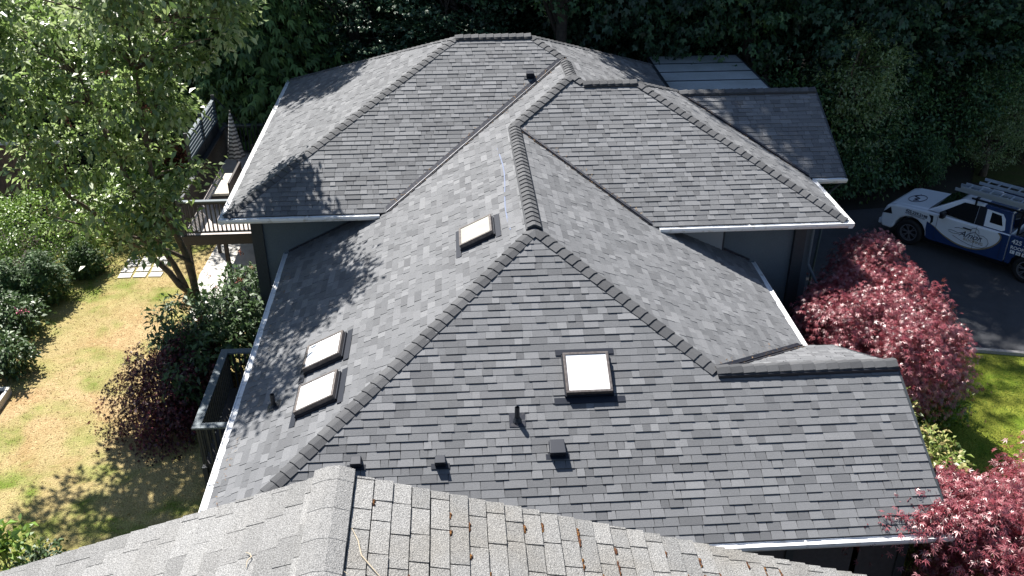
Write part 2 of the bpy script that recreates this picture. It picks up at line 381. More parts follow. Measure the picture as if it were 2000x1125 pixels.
def tab_mesh(kind, w, ln, th, tone, m, taper=0):
    key = (kind, w, ln, th, tone, taper)
    if key not in tabcache:
        b = MB(); b.add([(0,0,th),(w,0,th),(w-taper,ln,.0015),(taper,ln,.0015),(0,0,0),(w,0,0),(w-taper,ln,0),(taper,ln,0)],
                        [(0,1,2,3),(4,5,1,0),(5,6,2,1),(7,4,0,3)], tone)
        tabcache[key] = b.mesh('shingle', m, tone=True)
    return tabcache[key]
singles = []     # candidates: (screen size, mesh, matrix)
stuffV = []; stuffF = []; stuffT = []; nv = 0
def lay_shingles(pg, e, widths, ths, seed, pick, sink, gap=.002, tonefn=None, extra=.03, taper=0, m='shingle', ulim=None):
    rs = random.Random(seed); u, v, nn = frame(pg)
    O = min(pg, key=lambda p: p.dot(v)); P2 = [((p-O).dot(u), (p-O).dot(v)) for p in pg]
    vmax = max(p[1] for p in P2); u0 = min(p[0] for p in P2); u1 = max(p[0] for p in P2)
    j = 0
    while j*e < vmax:
        v0 = j*e; x = u0 - rs.uniform(0, .3); dn = rs.uniform(-.002,.002)
        while x < u1:
            w = rs.choice(widths); th = rs.choice(ths); tn = tonefn(rs)
            a, c, d_, f_ = x+gap/2, x+w-gap/2, max(0, v0+dn), v0+e+extra
            x += w
            cor = ((a,d_),(c,d_),(c,f_),(a,f_))
            full = all(inside(P2, q) for q in cor)
            W3 = lambda q, h=0: O + u*q[0] + v*q[1] + nn*h
            if full:
                mid = W3(((a+c)/2, (d_+f_)/2))
                if pick(mid):
                    mt = Matrix(((u.x,v.x,nn.x,0),(u.y,v.y,nn.y,0),(u.z,v.z,nn.z,0),(0,0,0,1))); mt.translation = W3((a,d_))
                    sink['cand'].append((screen(mid)[2], tab_mesh(m, round(c-a,4), round(f_-d_,2), th, tn, m, taper), mt, (cor, th, tn, W3)))
                    continue
                pl = cor
            else:
                pl = clip(P2, a, c, d_, min(f_, v0+e+extra))
                if not pl: continue
                area = sum(pl[i-1][0]*pl[i][1]-pl[i][0]*pl[i-1][1] for i in range(len(pl)))/2
                if area < 0: pl = pl[::-1]
            put_slab(sink, pl, d_, f_, th, tn, W3, taper if full else 0)
        j += 1
def put_slab(sink, pl, d_, f_, th, tn, W3, taper=0):
    k = len(pl); b0 = len(sink['v'])
    uc = sum(p[0] for p in pl)/k
    for p in pl:
        h = .0015 + (th-.0015)*(1-(p[1]-d_)/(f_-d_)); q = p
        if taper and p[1] > (d_+f_)/2: q = (p[0] + (taper if p[0] < uc else -taper), p[1])
        sink['v'].append(tuple(W3(q, h)))
    for p in pl:
        q = p
        if taper and p[1] > (d_+f_)/2: q = (p[0] + (taper if p[0] < uc else -taper), p[1])
        sink['v'].append(tuple(W3(q, -.002)))
    sink['f'].append(tuple(b0+i for i in range(k)))
    for i in range(k):
        j2 = (i+1) % k
        sink['f'].append((b0+i, b0+k+i, b0+k+j2, b0+j2))
    sink['t'] += [tn]*(k+1)
def finish(sink, parent, origin, limit, m, sname):
    c = sorted(sink['cand'], key=lambda t: t[0])
    pinv = Matrix.Translation(-origin)
    for d, me, mt, info in c[:limit]:
        o = bpy.data.objects.new('shingle', me); COL.objects.link(o); o.parent = parent; o.matrix_local = pinv @ mt
    for d, me, mt, (cor, th, tn, W3) in c[limit:]:
        put_slab(sink, list(cor), cor[0][1], cor[2][1], th, tn, W3)
    me = bpy.data.meshes.new(sname); me.from_pydata([tuple(Vector(p)-origin) for p in sink['v']], [], sink['f'])
    a = me.attributes.new("tone", 'FLOAT', 'FACE'); a.data.foreach_set("value", sink['t']); me.materials.append(MATS[m]); me.update()
    link(sname, me, parent, kind='stuff')
G_px = lambda x: 905 + ((690-x)*.31 if x < 690 else (x-690)*.205)   # rough line of the neighbour's rake, only to rank which shingles are in view
def vis_house(p):
    x, y, d = screen(p); return 0 < x < 1840 and 440 < y < G_px(x)-8
sink = dict(v=[], f=[], t=[], cand=[])
tf = lambda rs: rs.choices(TON, TW)[0]
for k, (nm, pg) in enumerate(FACES):
    if nm in ('EN', 'DN'): continue
    pk = vis_house if nm == 'S' else (lambda p: False)
    lay_shingles(pg, EXP, WID, TH, 11+k, pk, sink, tonefn=tf, taper=.006)
finish(sink, roof, HO, 300, 'shingle', 'shingles')

# ---- ridge caps and ridge vents
capcache = {}
def cap_mesh(m1, m2, tone):
    """ridge along +y, two flaps dropping by slopes m1 (left) m2 (right)"""
    key = (round(m1,3), round(m2,3), tone)
    if key in capcache: return capcache[key]
    L_ = .225; w = .145; b = MB()
    def sec(y, h, dw=0):
        c1 = 1/math.sqrt(1+m1*m1); c2 = 1/math.sqrt(1+m2*m2); ww = w+dw
        return [(-ww*c1, y, -m1*ww*c1+h), (-.02, y, -m1*.02+h+.002), (.02, y, -m2*.02+h+.002), (ww*c2, y, -m2*ww*c2+h)]
    a = sec(0, .038); c = sec(L_, .014, -.006); a2 = sec(0, .004); c2_ = sec(L_, .002, -.006)
    b.add(a+c+a2+c2_, [(0,1,5,4),(1,2,6,5),(2,3,7,6),(8,9,1,0),(9,10,2,1),(10,11,3,2),(12,8,0,4),(11,15,7,3)], tone)
    capcache[key] = b.mesh('ridge_cap', 'cap', tone=True); return capcache[key]
cap_stuff = MB()
def caps(a, c, m1, m2, lift=0, step=.2, rev=False, stuff=False, up=None):
    """caps run from the low/near end a to c; each overlaps the one before"""
    a = Vector(a); c = Vector(c); d = (c-a); Ln = d.length; d.normalize()
    x = d.cross(Vector((0,0,1))).normalized(); z = x.cross(d).normalized()
    k = max(1, round(Ln/step))
    for i in range(k):
        p = a + d*(i*Ln/k); tn = random.choice((0,.3,.5,.7,1))
        me = cap_mesh(m1, m2, tn)
        jt = Euler((R(-.01,.01), 0, R(-.025,.025))).to_matrix().to_4x4()
        mt = Matrix(((x.x,d.x,z.x,0),(x.y,d.y,z.y,0),(x.z,d.z,z.z,0),(0,0,0,1))) @ jt; mt.translation = p + z*lift - HO
        if stuff:
            vs = [mt @ v.co for v in me.vertices]; cap_stuff.add(vs, [tuple(q.vertices) for q in me.polygons], tn)
        else:
            o = bpy.data.objects.new('ridge_cap', me); COL.objects.link(o); o.parent = roof; o.matrix_local = mt
HM = M/math.sqrt(2)*1.0     # apparent side slope across a hip (before its own tilt)
hs = M/math.sqrt(2)/math.sqrt(1+M*M/2)*1.0
hsl = M*.7071/math.sqrt(1+M*M*.5)
# hips: from low corner up
caps((EV+.05,EV+.05,M*(EV+.05)), (0,0,0), hsl, hsl)
caps((t1,-t1,zR1), (.05,-.05,-.02), hsl, hsl)
caps((0,5.67,0.03), (1.50,7.17,.75), hsl, hsl)
caps((1.80,6.93,zr+.02), (1.55,7.18,.76), hsl, hsl)
caps((7.20,2.84,zCS(0,2.84)), (x3+.05,zCW-.05,zr-.01), hsl, hsl)
caps((4.45,8.27,zCN(0,8.27)), (x3+.05,zCW+.05,zr-.01), hsl, hsl)
caps((-6.68,4.19,zES(0,4.19)), (xa,yEr,zEr), hsl, hsl)
caps((1.50,8.75,zES(0,8.75)), (xb,yEr,zEr), hsl, hsl)
caps((-6.68,14.93,zEN(0,14.93)), (xa,yEr,zEr), hsl, hsl, stuff=True)
caps((4.83,13.69,zEE(4.83,0)), (xb,yEr,zEr), hsl, hsl, stuff=True)
# ridges with black vent strip below
def ridge(a, c, lift=.03):
    a = Vector(a); c = Vector(c); d = (c-a).normalized(); x = d.cross(Vector((0,0,1))).normalized(); up = Vector((0,0,1))
    b = MB(); w = .15
    sec = lambda p: [p - x*w + up*(-M*w+.002), p - x*w + up*(-M*w+lift), p + up*lift, p + x*w + up*(-M*w+lift), p + x*w + up*(-M*w+.002)]
    A = [q-HO for q in sec(a)]; B = [q-HO for q in sec(c)]
    b.add(A+B, [(0,1,6,5),(1,2,7,6),(2,3,8,7),(3,4,9,8),(4,3,2,1,0),(5,6,7,8,9)]); b.obj('ridge_vent', 'black_plastic', roof)
    caps(a, c, M, M, lift=lift-.005)
ridge((0,0.02,0), (0,5.67,0), .06)
ridge((x2,-t1,zR1), (t1,-t1,zR1), .075)
ridge((x3,zCW,zr), (1.80,zCW,zr), .06)
ridge((1.53,7.22,M*1.53), (1.53,8.6,M*1.53), .02)
ridge((xb,yEr,zEr), (xa,yEr,zEr), .055)
ridge((xD,yD,zD), (4.5,yD,zD), .055)
cap_stuff.obj('far_ridge_caps', 'cap', roof, tone=True, kind='stuff')

# ---- valley flashings: bent metal strips lying in the valleys
def valley(a, c, da, dc, w=.13):
    """da, dc unit vectors pointing away from valley along each slope"""
    b = MB(); a = Vector(a); c = Vector(c); up = Vector((0,0,.032))
    vs = [a+da*w+up, a+up*.7, a+dc*w+up, c+da*w+up, c+up*.7, c+dc*w+up]
    vs = [p-HO for p in vs]; vs += [p-Vector((0,0,.012)) for p in vs]
    b.add(vs, [(0,1,4,3),(1,2,5,4),(6,9,10,7),(7,10,11,8),(0,3,9,6),(2,8,11,5),(0,6,7,1),(1,7,8,2)])
    # standing centre rib
    rb = [(a-HO)+Vector((0,0,.034)), (c-HO)+Vector((0,0,.034))]; b.beam(rb[0], rb[1], .014, .03)
    b.obj('valley_flashing', 'flashing', roof)
nS = Vector((0,-1,-M)).normalized(); nN = Vector((0,1,-M)).normalized(); nW = Vector((-1,0,-M)).normalized(); nE = Vector((1,0,-M)).normalized()
valley((-3.03,4.17,M*-3.03), (1.5,8.70,M*1.5), -nS if False else Vector((-.2,1,M)).normalized(), Vector((1,-.2,M)).normalized()*.55, .16)
valley((0.06,5.61,-.03), (2.85,2.82,-M*2.85), Vector((0,1,M)).normalized(), Vector((-1,0,M)).normalized(), .10)
valley((4.5,8.04,zDS(0,8.04)), (7.22,5.32,zDS(0,5.32)), Vector((-1,0,M)).normalized(), Vector((0,1,M)).normalized(), .10)
valley((t1+.1,-t1+.1,-M*(t1+.1)), (xe,-.36,-M*xe), Vector((-1,0,M)).normalized(), Vector((0,-1,M)).normalized(), .13)
# needle and leaf litter caught in the valleys and behind the skylights
b = MB(); rl = random.Random(8)
def litter(a, c, sp, n_, zf):
    for _ in range(n_):
        t = rl.random(); x = a[0]+(c[0]-a[0])*t + rl.gauss(0, sp); y = a[1]+(c[1]-a[1])*t + rl.gauss(0, sp); z = zf(x, y)+.03; an = rl.uniform(0, 6.28); l_ = rl.uniform(.015,.05); w_ = rl.uniform(.003,.009)
        dx, dy = math.cos(an)*l_, math.sin(an)*l_; ex, ey = -math.sin(an)*w_, math.cos(an)*w_
        q = [(x+dx,y+dy),(x+ex,y+ey),(x-dx,y-dy),(x-ex,y-ey)]
        b.add([P(u_, v_, zf(u_, v_)+.026+rl.uniform(0,.012)) for u_, v_ in q], [(0,1,2,3)])
litter((-3.0,4.2),(1.4,8.6),.10,120,lambda x, y: max(zW(x,y), zES(x,y)))
litter((.1,5.5),(2.8,2.9),.09,110,lambda x, y: max(zE_(x,y), zCS(x,y)))
litter((2.9,-2.75),(5.2,-.45),.08,60,lambda x, y: max(zE_(x,y), zWN(x,y)))
litter((4.6,7.9),(7.1,5.4),.08,60,lambda x, y: max(zCE(x,y), zDS(x,y)))
litter((-5.3,-4.5),(-5.3,4.3),.05,90,zW)
mat('litter', (.2,.10,.05), .9, noise=(30,2,.4,.6), col2=(.3,.22,.12)); b.obj('leaf_litter', 'litter', roof, kind='stuff')
# chalk line left on the west slope
b = MB(); pts = [(-.42-.04*math.sin(i*.9), .4+i*.55) for i in range(9)]
for i in range(8):
    (xA,yA),(xB,yB) = pts[i], pts[i+1]
    for w0, w1 in ((-.012,.012),):
        b.add([P(xA+w0,yA,M*(xA+w0)+.0185),P(xA+w1,yA,M*(xA+w1)+.0185),P(xB+w1,yB,M*(xB+w1)+.0185),P(xB+w0,yB,M*(xB+w0)+.0185)], [(0,1,2,3)])
mat('chalk', (.17,.2,.29), .9); b.obj('chalk_line', 'chalk', roof)

# ---- gutters (U channel), fascia
def gutter(a, c, out, name='gutter', m='gutter_white', debris=False):
    a = Vector(a)-HO; c = Vector(c)-HO; o = Vector(out)
    prof = [(0.0,.0),(0.0,-.11),(.085,-.11),(.125,-.045),(.125,.012),(.108,.012),(.108,-.010),(.012,-.010),(.012,.0)]
    k = len(prof); vs = [p + o*x + Vector((0,0,z)) for p in (a, c) for x, z in prof]; b = MB()
    b.add(vs, [(i, (i+1)%k, k+(i+1)%k, k+i) for i in range(k)] + [tuple(range(k)), tuple(range(k,2*k))[::-1]])
    g = b.obj(name, m, house)
    b = MB(); Ln = (c-a).length; d = (c-a)/Ln; t = 2.0
    while t < Ln-.5:
        p = a+d*t; q = [p+o*.0+Vector((0,0,.005)), p+o*.128+Vector((0,0,.0155))]
        b.beam(q[0], q[1], .03, .006); t += 2.4
    if b.v: b.obj('gutter_strap', m, g)
    return g
ze = M*EV
gutter((EV,-5.6,ze-.02),(EV,4.66,ze-.02),(-1,0,0))
gutter((EV-.12,EV,ze-.022),(x2,EV,ze-.022),(0,-1,0))
gutter((xe,-.5,-M*xe-.02),(xe,3.30,-M*xe-.02),(1,0,0))
zc = zCS(0,2.819)
gutter((3.0,2.819,zc-.02),(7.34,2.819,zc-.02),(0,-1,0))
gutter((7.22,2.70,zc-.022),(7.22,5.25,zc-.022),(1,0,0))
gutter((7.30,5.32,zDS(0,5.32)-.02),(xD+.03,5.32,zDS(0,5.32)-.02),(0,-1,0))
z_ = zES(0,4.163)
gutter((-6.83,4.163,z_-.02),(-3.2,4.163,z_-.02),(0,-1,0))
gutter((-6.71,4.05,z_-.022),(-6.71,15.0,z_-.022),(-1,0,0))
gutter((4.85,10.1,zEE(4.85,0)-.02),(4.85,13.8,zEE(4.85,0)-.02),(1,0,0), m='trim_dark')
# rake boards
def rake(a, c, m='trim_dark'):
    a = Vector(a)-HO; c = Vector(c)-HO; b = MB(); b.beam(a+Vector((.022,0,-.075)), c+Vector((.022,0,-.075)), .04, .16); b.obj('rake_board', m, house)
rake((x2,EV,ze),(x2,-t1,zR1)); rake((x2,-t1,zR1),(x2,-.36,zWN(0,-.36)))
rake((xD,5.32,zDS(0,5.32)),(xD,yD,zD)); rake((xD,yD,zD),(xD,10.84,zDN(0,10.84)))

# ---- walls
def wall(name, lo, hi, m='siding_blue', boards=None):
    b = MB(); b.box(P(*lo), P(*hi)); w = b.obj('wall', m, house)
    return w
def lap(w, x0, x1, y, z0, z1, m, dirn=(0,-1)):
    z = z0; 
    while z < z1-.02:
        b = MB(); h = min(.18, z1-z); e = .003
        b.add([P(x0,y-.004,z),P(x1,y-.004,z),P(x1,y-.022,z),P(x0,y-.022,z),P(x0,y-.004,z+h+.01),P(x1,y-.004,z+h+.01),P(x1,y-.008,z+h+.01),P(x0,y-.008,z+h+.01)],
              [(3,2,1,0),(4,5,6,7),(2,3,7,6),(0,1,5,4),(1,2,6,5),(3,0,4,7)])
        b.obj('siding_board', m, w); z += .18
we = wall('e', (-6.2,4.67,G0),(4.3,14.4,-1.52)); lap(we, -5.99, -2.3, 4.67, -3.9, -1.6, 'siding_blue')
wc = wall('c', (1.2,3.32,G0),(6.70,8.0,-1.44)); lap(wc, 4.62, 6.25, 3.32, -4.9, -1.5, 'siding_blue')
wall('m', (-4.95,-4.95,G0),(4.8,4.6,-2.72), 'wall_brown')
wall('w', (4.7,-4.95,G0),(5.55,-.8,-2.72), 'wall_brown')
wall('d', (4.9,5.85,G0),(7.75,10.3,-1.5))
# gable infill walls
b = MB(); b.prism([(-5.2,-2.72),(-.6,-2.72),(-t1,zR1-.12)], 'x', 5.40, 5.555); b.v = [tuple(Vector(p)-HO) for p in b.v]; b.obj('gable_wall', 'wall_brown', house)
b = MB(); b.prism([(5.6,-1.5),(10.5,-1.5),(yD,zD-.12)], 'x', 7.6, 7.755); b.v = [tuple(Vector(p)-HO) for p in b.v]; b.obj('gable_wall', 'siding_blue', house)
# soffits
def soffit(lo, hi): b = MB(); b.box(P(*lo), P(*hi)); b.obj('soffit', 'trim_dark', house)
soffit((-6.70,4.18,z_-.13),(-2.9,4.66,z_-.10)); soffit((-6.70,4.66,z_-.13),(-6.2,14.9,z_-.10))
soffit((2.9,2.83,zc-.13),(7.21,3.31,zc-.10)); soffit((6.71,3.31,zc-.13),(7.21,5.9,zc-.10))
soffit((-5.45,EV+.01,ze-.13),(x2-.02,-4.96,ze-.10)); soffit((-5.45,-4.96,ze-.13),(-4.96,4.6,ze-.10))
# corner boards, panel, downspouts
b = MB(); b.box(P(-6.26,4.60,G0),P(-5.99,4.665,-1.62)); b.box(P(-6.265,4.665,G0),P(-6.205,4.9,-1.62)); b.obj('corner_board', 'trim_dark', house)
b = MB(); b.box(P(6.24,3.20,G0),P(6.50,3.315,-1.6)); b.obj('corner_board', 'trim_dark', house)
b = MB(); b.box(P(3.2,3.22,-3.2),P(4.58,3.315,-1.56)); b.obj('wall_panel', 'siding_blue', house, label='pale smooth wall panel beside the darker lap siding')
mat('panel_pale', (.26,.28,.29), .6); house.children[-1].data.materials[0] = MATS['panel_pale']
b = MB(); b.box(P(4.585,3.215,-3.2),P(4.62,3.315,-1.56)); b.obj('corner_board', 'trim_dark', house)
b = MB(); b.tube([P(6.66,3.24,-1.6),P(6.66,3.24,-2.65),P(6.9,3.0,-3.15),P(6.98,2.95,-3.2)], .035, 8); b.obj('downspout', 'siding_blue', house)
b = MB(); b.tube([P(8.02,5.25,-1.5),P(8.06,5.6,-1.75),P(8.0,5.8,-2.0),P(7.83,5.82,-5.9)], .035, 8); b.obj('downspout', 'siding_blue', house)
b = MB(); b.box(P(3.6,-4.99,G0+.1),P(3.72,-4.955,-2.75)); b.obj('corner_board', 'trim_dark', house); b = MB(); b.box(P(5.44,-4.99,G0+.1),P(5.58,-4.955,-2.75)); b.obj('corner_board', 'trim_dark', house)
b = MB(); b.box(P(-5.44,4.66,-2.75),P(-5.40,4.70,-2.5)); b.obj('wall_flashing', 'flashing', house)
# step flashing where lower roofs meet the walls
b = MB(); b.beam(P(-5.45,4.65,zW(-5.45,0)+.03),P(-2.6,4.65,zW(-2.6,0)+.03),.03,.06); b.obj('wall_flashing', 'flashing', house)
b = MB(); b.beam(P(2.4,3.3,zE_(2.4,0)+.03),P(5.28,3.3,zE_(5.28,0)+.03),.03,.06); b.obj('wall_flashing', 'flashing', house)

# ---- skylights
def on_slope(face, x, y):
    z = {'S': zS, 'W': zW, 'E': zE_, 'ES': zES}[face](x, y); pg = dict(FACES)[face]; u, v, nn = frame(pg)
    mt = Matrix(((u.x,v.x,nn.x,0),(u.y,v.y,nn.y,0),(u.z,v.z,nn.z,0),(0,0,0,1))); mt.translation = Vector((x,y,z))-HO
    return mt
def skylight(face, x, y, w, h, glass, label):
    t = bpy.data.objects.new('skylight', None); COL.objects.link(t); t.parent = house; t.matrix_local = on_slope(face, x, y); t['label'] = label
    H = .15
    b = MB(); fw = .045
    for lo, hi in (((-w/2,-h/2,0),(w/2,-h/2+fw,H)),((-w/2,h/2-fw,0),(w/2,h/2,H)),((-w/2,-h/2+fw,0),(-w/2+fw,h/2-fw,H)),((w/2-fw,-h/2+fw,0),(w/2,h/2-fw,H))):
        b.box(lo, hi)
    b.obj('frame', 'skylight_frame', t, bevel=.006)
    b = MB(); b.box((-w/2+fw,-h/2+fw,H-.05),(w/2-fw,h/2-fw,H-.012)); b.obj('glass', glass, t)
    b = MB(); b.box((-w/2-.02,-h/2-.02,.0),(-w/2-.003,h/2+.02,.07)); b.box((w/2+.003,-h/2-.02,.0),(w/2+.02,h/2+.02,.07))
    b.box((-w/2-.02,-h/2-.02,.0),(w/2+.02,-h/2-.003,.07)); b.box((-w/2-.02,h/2+.003,.0),(w/2+.02,h/2+.02,.07)); b.obj('curb_flashing', 'black_metal', t)
    b = MB(); b.box((-w/2-.2,-h/2-.13,.012),(w/2+.2,-h/2-.021,.022)); b.obj('apron_flashing', 'black_metal', t)
    b = MB(); b.box((-w/2-.11,h/2+.0215,.012),(w/2+.11,h/2+.13,.026)); b.obj('head_flashing', 'black_metal', t)
    b = MB(); b.box((-.05,-h/2-.006,H-.06),(.03,-h/2-.001,H-.02)); b.obj('data_plate', 'gutter_white', t) if face == 'W' and y < -2 else None
skylight('S', .645, -2.83, .76, .76, 'skylight_white', 'square skylight with white pane on the slope facing the camera')
skylight('W', -3.86, -1.12, .78, .76, 'skylight_white', 'upper skylight of the pair on the left slope')
skylight('W', -3.84, -2.42, .78, .76, 'skylight_white', 'lower skylight of the pair on the left slope')
skylight('W', -1.02, .82, .76, .7, 'skylight_cream', 'single skylight with creamy pane near the ridge')
def pipe(face, x, y, label):
    t = bpy.data.objects.new('vent_pipe', None); COL.objects.link(t); t.parent = house; mt = on_slope(face, x, y); t.matrix_local = mt; t['label'] = label
    inv = mt.to_3x3().inverted(); up = inv @ Vector((0,0,1))
    b = MB(); b.tube([up*0, up*.26], .04, 12, cap=False); b.tube([up*.262, up*.1], .033, 12, cap=False); b.tube([up*.255, up*.262], [.04,.034], 12, cap=False); b.obj('pipe', 'black_plastic', t, smooth=False)
    b = MB(); b.tube([up*.002, up*.04, up*.07], [.085,.06,.045], 12, cap=False); b.obj('boot', 'black_plastic', t)
    b = MB(); b.box((-.13,-.12,.013),(.13,.13,.02)); b.obj('flange', 'flashing', t)
pipe('S', -.56, -3.52, 'black vent pipe left of the square skylight'); pipe('W', -4.72, -2.07, 'black vent pipe in the leaf shadow by the left eave')
def boxvent(face, x, y, w, h, label, tilt=0):
    t = bpy.data.objects.new('roof_vent', None); COL.objects.link(t); t.parent = house; t.matrix_local = on_slope(face, x, y); t['label'] = label
    b = MB(); b.add([(-w/2,-h/2,.03),(w/2,-h/2,.03),(w/2,h/2,.012),(-w/2,h/2,.012),(-w/2,-h/2,.165),(w/2,-h/2,.165),(w/2-.01,h/2,.09),(-w/2+.01,h/2,.09)],
        [(3,2,1,0),(4,5,6,7),(0,1,5,4),(1,2,6,5),(2,3,7,6),(3,0,4,7)]); b.obj('hood', 'black_metal', t, bevel=.008)
    b = MB(); b.box((-w/2-.06,-h/2-.04,.013),(w/2+.06,-h/2+.05,.024)); b.obj('flange', 'black_metal', t)
boxvent('S', .035, -4.0, .25, .27, 'large black box vent below the square skylight')
boxvent('S', -1.80, -4.12, .17, .16, 'small black box vent left of the large one')
boxvent('S', -3.10, -4.08, .17, .17, 'small black box vent beside the neighbouring ridge')
boxvent('ES', .566, 8.17, .2, .2, 'small black box vent high on the rear roof')

# ================================================================== NEIGHBOUR ROOF
gx, gy, gz, mg = -2.325, -10.32, 3.055, .32
nb = empty('neighbouring_house', (gx, gy, G0), label='nearer house with weathered light grey shingle roof at the bottom edge', cat='house')
NO = Vector((gx, gy, G0))
wl, wr, yb = 4.2, 5.6, -21.0
zL = lambda x, y: gz + mg*(x-gx); zRr = lambda x, y: gz - mg*(x-gx)
GL = poly(zL, [(gx,gy),(gx-wl,gy),(gx-wl,yb),(gx,yb)]); GR = poly(zRr, [(gx,gy),(gx,yb),(gx+wr,yb),(gx+wr,gy)])
b = MB()
for pg in (GL, GR):
    k = 4; top = [p - NO - Vector((0,0,.004)) for p in pg]; bot = [p - Vector((0,0,.16)) for p in top]
    b.add(top+bot, [tuple(range(k)), tuple(range(k, 2*k))[::-1]] + [(i, (i+1)%k, k+(i+1)%k, k+i) for i in range(k)])
nroof = b.obj('roof', 'underlay', nb)
def vis_g(p):
    x, y, d = screen(p); return -20 < x < 2020 and y < 1145 and p.y < gy+.2
NP = lambda pg: [Vector((p.x, max(p.y, -13.6), p.z)) for p in pg]
sinkL = dict(v=[], f=[], t=[], cand=[]); sinkR = dict(v=[], f=[], t=[], cand=[])
tl = lambda rs: rs.choice((0,.2,.4,.5,.7,.9,1))
lay_shingles(NP(GL), .14, [.26,.31,.31,.36], [.008,.012], 301, vis_g, sinkL, gap=.006, tonefn=tl, m='old_shingle_light')
lay_shingles(NP(GR), .14, [.2,.26,.31,.31,.36], [.014,.02], 302, vis_g, sinkR, gap=.011, tonefn=tl, m='old_shingle', extra=-.009)
finish(sinkR, nroof, NO, 200, 'old_shingle', 'weathered_shingles')
finish(sinkL, nroof, NO, 98, 'old_shingle_light', 'pale_shingles')
# bulk roof surface nearer than the picture
b = MB()
for xo, s_ in ((-wl, 1), (wr, -1)):
    b.add([(0,-3.3,gz-G0+.004),(xo,-3.3,gz-G0-mg*abs(xo)+.004),(xo,yb-gy,gz-G0-mg*abs(xo)+.004),(0,yb-gy,gz-G0+.004)], [(0,1,2,3)])
b.obj('roof_surface', 'old_shingle', nroof)
# wide ridge cap: each piece bent over the ridge
k = 0; y = -3.6
while y < -.02:
    b = MB(); w = .155; ln = .31; hh = .045
    y1 = min(y+ln-.012, 0.03)
    sec = lambda yy, h, w_: [(-w_, yy, -mg*w_+h), (-.05, yy, -.012+h), (.03, yy, -.008+h), (w_*.9, yy, -mg*w_+h)]
    a_ = sec(y, hh, w); c_ = sec(y1, hh-.003, w-.002)
    a2 = sec(y, .0, w); c2 = sec(y1, .0, w-.004)
    b.add([(p[0],p[1],p[2]+gz-G0) for p in a_+c_+a2+c2], [(0,1,5,4),(1,2,6,5),(2,3,7,6),(8,9,1,0),(9,10,2,1),(10,11,3,2),(12,8,0,4),(11,15,7,3),(12,13,5,4),(13,14,6,5),(14,15,7,6)], R(.3,.8))
    b.obj('ridge_cap', 'old_shingle_light', nroof, tone=True); y += .14*2 if False else .29
b = MB()
for lo, hi in (((-wl+.5,-10.2,0),(wr-.5,-.5,gz-G0-mg*wr+.05)),): b.box(lo, hi)
b.obj('wall', 'wall_brown', nb)
b = MB(); b.prism([(-wl+.5,gz-G0-mg*(wl-.5)-.2),(wr-.5,gz-G0-mg*(wr-.5)-.2),(0,gz-G0-.18)], 'y', -.62, -.5); b.prism([(-wl+.5,1),(wr-.5,1),(wr-.5,gz-G0-mg*(wr-.5)-.21),(-wl+.5,gz-G0-mg*(wl-.5)-.21)], 'y', -.62,-.5); b.obj('gable_wall', 'wall_brown', nb)
# moss clumps in the shingle joints, twigs and dry leaves
rs = random.Random(5)
moss_spots = [(.35,-.25),(.95,-.3),(.98,-.6),(1.45,-.22),(1.75,-.25),(2.1,-.27),(2.12,-.42),(2.45,-.2),(2.48,-.5),(2.75,-.22),(2.78,-.38),(2.8,-.75),(3.05,-.35),(3.08,-.62),(3.3,-.4),(3.33,-.7),(2.15,-.9),(2.5,-.95),(1.8,-.7),(.65,-.9),(1.2,-.75),(3.6,-.5),(3.62,-.75),(2.95,-.95),(3.75,-.62)]
moss_spots += [(rs.uniform(.9,4.1), rs.uniform(-1.0,-.12)) for _ in range(34)]
for i, (dx, dy) in enumerate(moss_spots):
    # clumps sit against the butt edge of a course
    c = math.floor(dx/.1335)*.1335 + .012
    b = MB(); x = c; z0 = gz - mg*x
    L_ = rs.uniform(.05,.13); nn_ = 6
    pts = [(rs.uniform(-.006,.006), dy - L_/2 + L_*j/nn_, rs.uniform(.003,.007)) for j in range(nn_+1)]
    b.tube([(x+p[0], p[1], z0-G0+p[2]) for p in pts], [.002]+[rs.uniform(.006,.014) for _ in range(nn_-1)]+[.002], 6)
    b.obj('moss_clump', 'moss', nroof)
tw = [((.16,-.55),(.24,-.78),(.42,-1.0)),((.08,-.85),(.1,-.92),(.17,-.96)),((.74,-.85),(.8,-1.0),(1.05,-1.2)),((2.02,-.62),(2.2,-.85),(2.32,-.98)),((2.95,-.45),(3.02,-.7),(3.1,-.83)),((3.2,-.35),(3.18,-.5),(3.3,-.66)),((2.6,-.42),(2.75,-.45),(2.86,-.4)),((2.7,-.62),(2.9,-.72),(3.1,-.7)),((-.55,-.6),(-.5,-.66),(-.52,-.75)),((3.5,-.62),(3.62,-.7),(3.8,-.72)),((1.6,-.85),(1.75,-.95),(1.8,-1.05))]
tl_ = ['curved bare twig lying just right of the ridge cap','tiny hooked twig by the ridge cap','thick pale curved twig at the bottom edge left of the mossy courses','forked pale twig in the middle of the mossy courses','long bent twig crossing several mossy joints','hooked pale twig among rusty moss on the right','short straight twig above the mossy joints','flat pale twig lying across two courses','thin curl of twig on the pale left slope','short twig near the far right of the weathered slope','small pale twig left of the forked one']
for (p3, lb) in zip(tw, tl_):
    b = MB(); pp = []
    for (dx, dy) in p3: pp.append(Vector((gx+dx, gy+dy, gz-mg*abs(dx)+.02)))
    q = [pp[0], (pp[0]+pp[1])/2+Vector((.01,.0,.008)), pp[1], (pp[1]+pp[2])/2+Vector((-.01,.01,.006)), pp[2]]
    o_ = q[0].copy(); b.tube([x-o_ for x in q], [.002,.004,.005,.004,.002], 5)
    if lb.startswith('forked'): b.tube([q[2]-o_, q[2]-o_+Vector((.07,-.06,.01)), q[2]-o_+Vector((.12,-.05,.0))], [.004,.003,.001], 5)
    b.obj('twig', 'twig', None, loc=o_, label=lb, cat='twig', group='twigs fallen on the weathered roof')

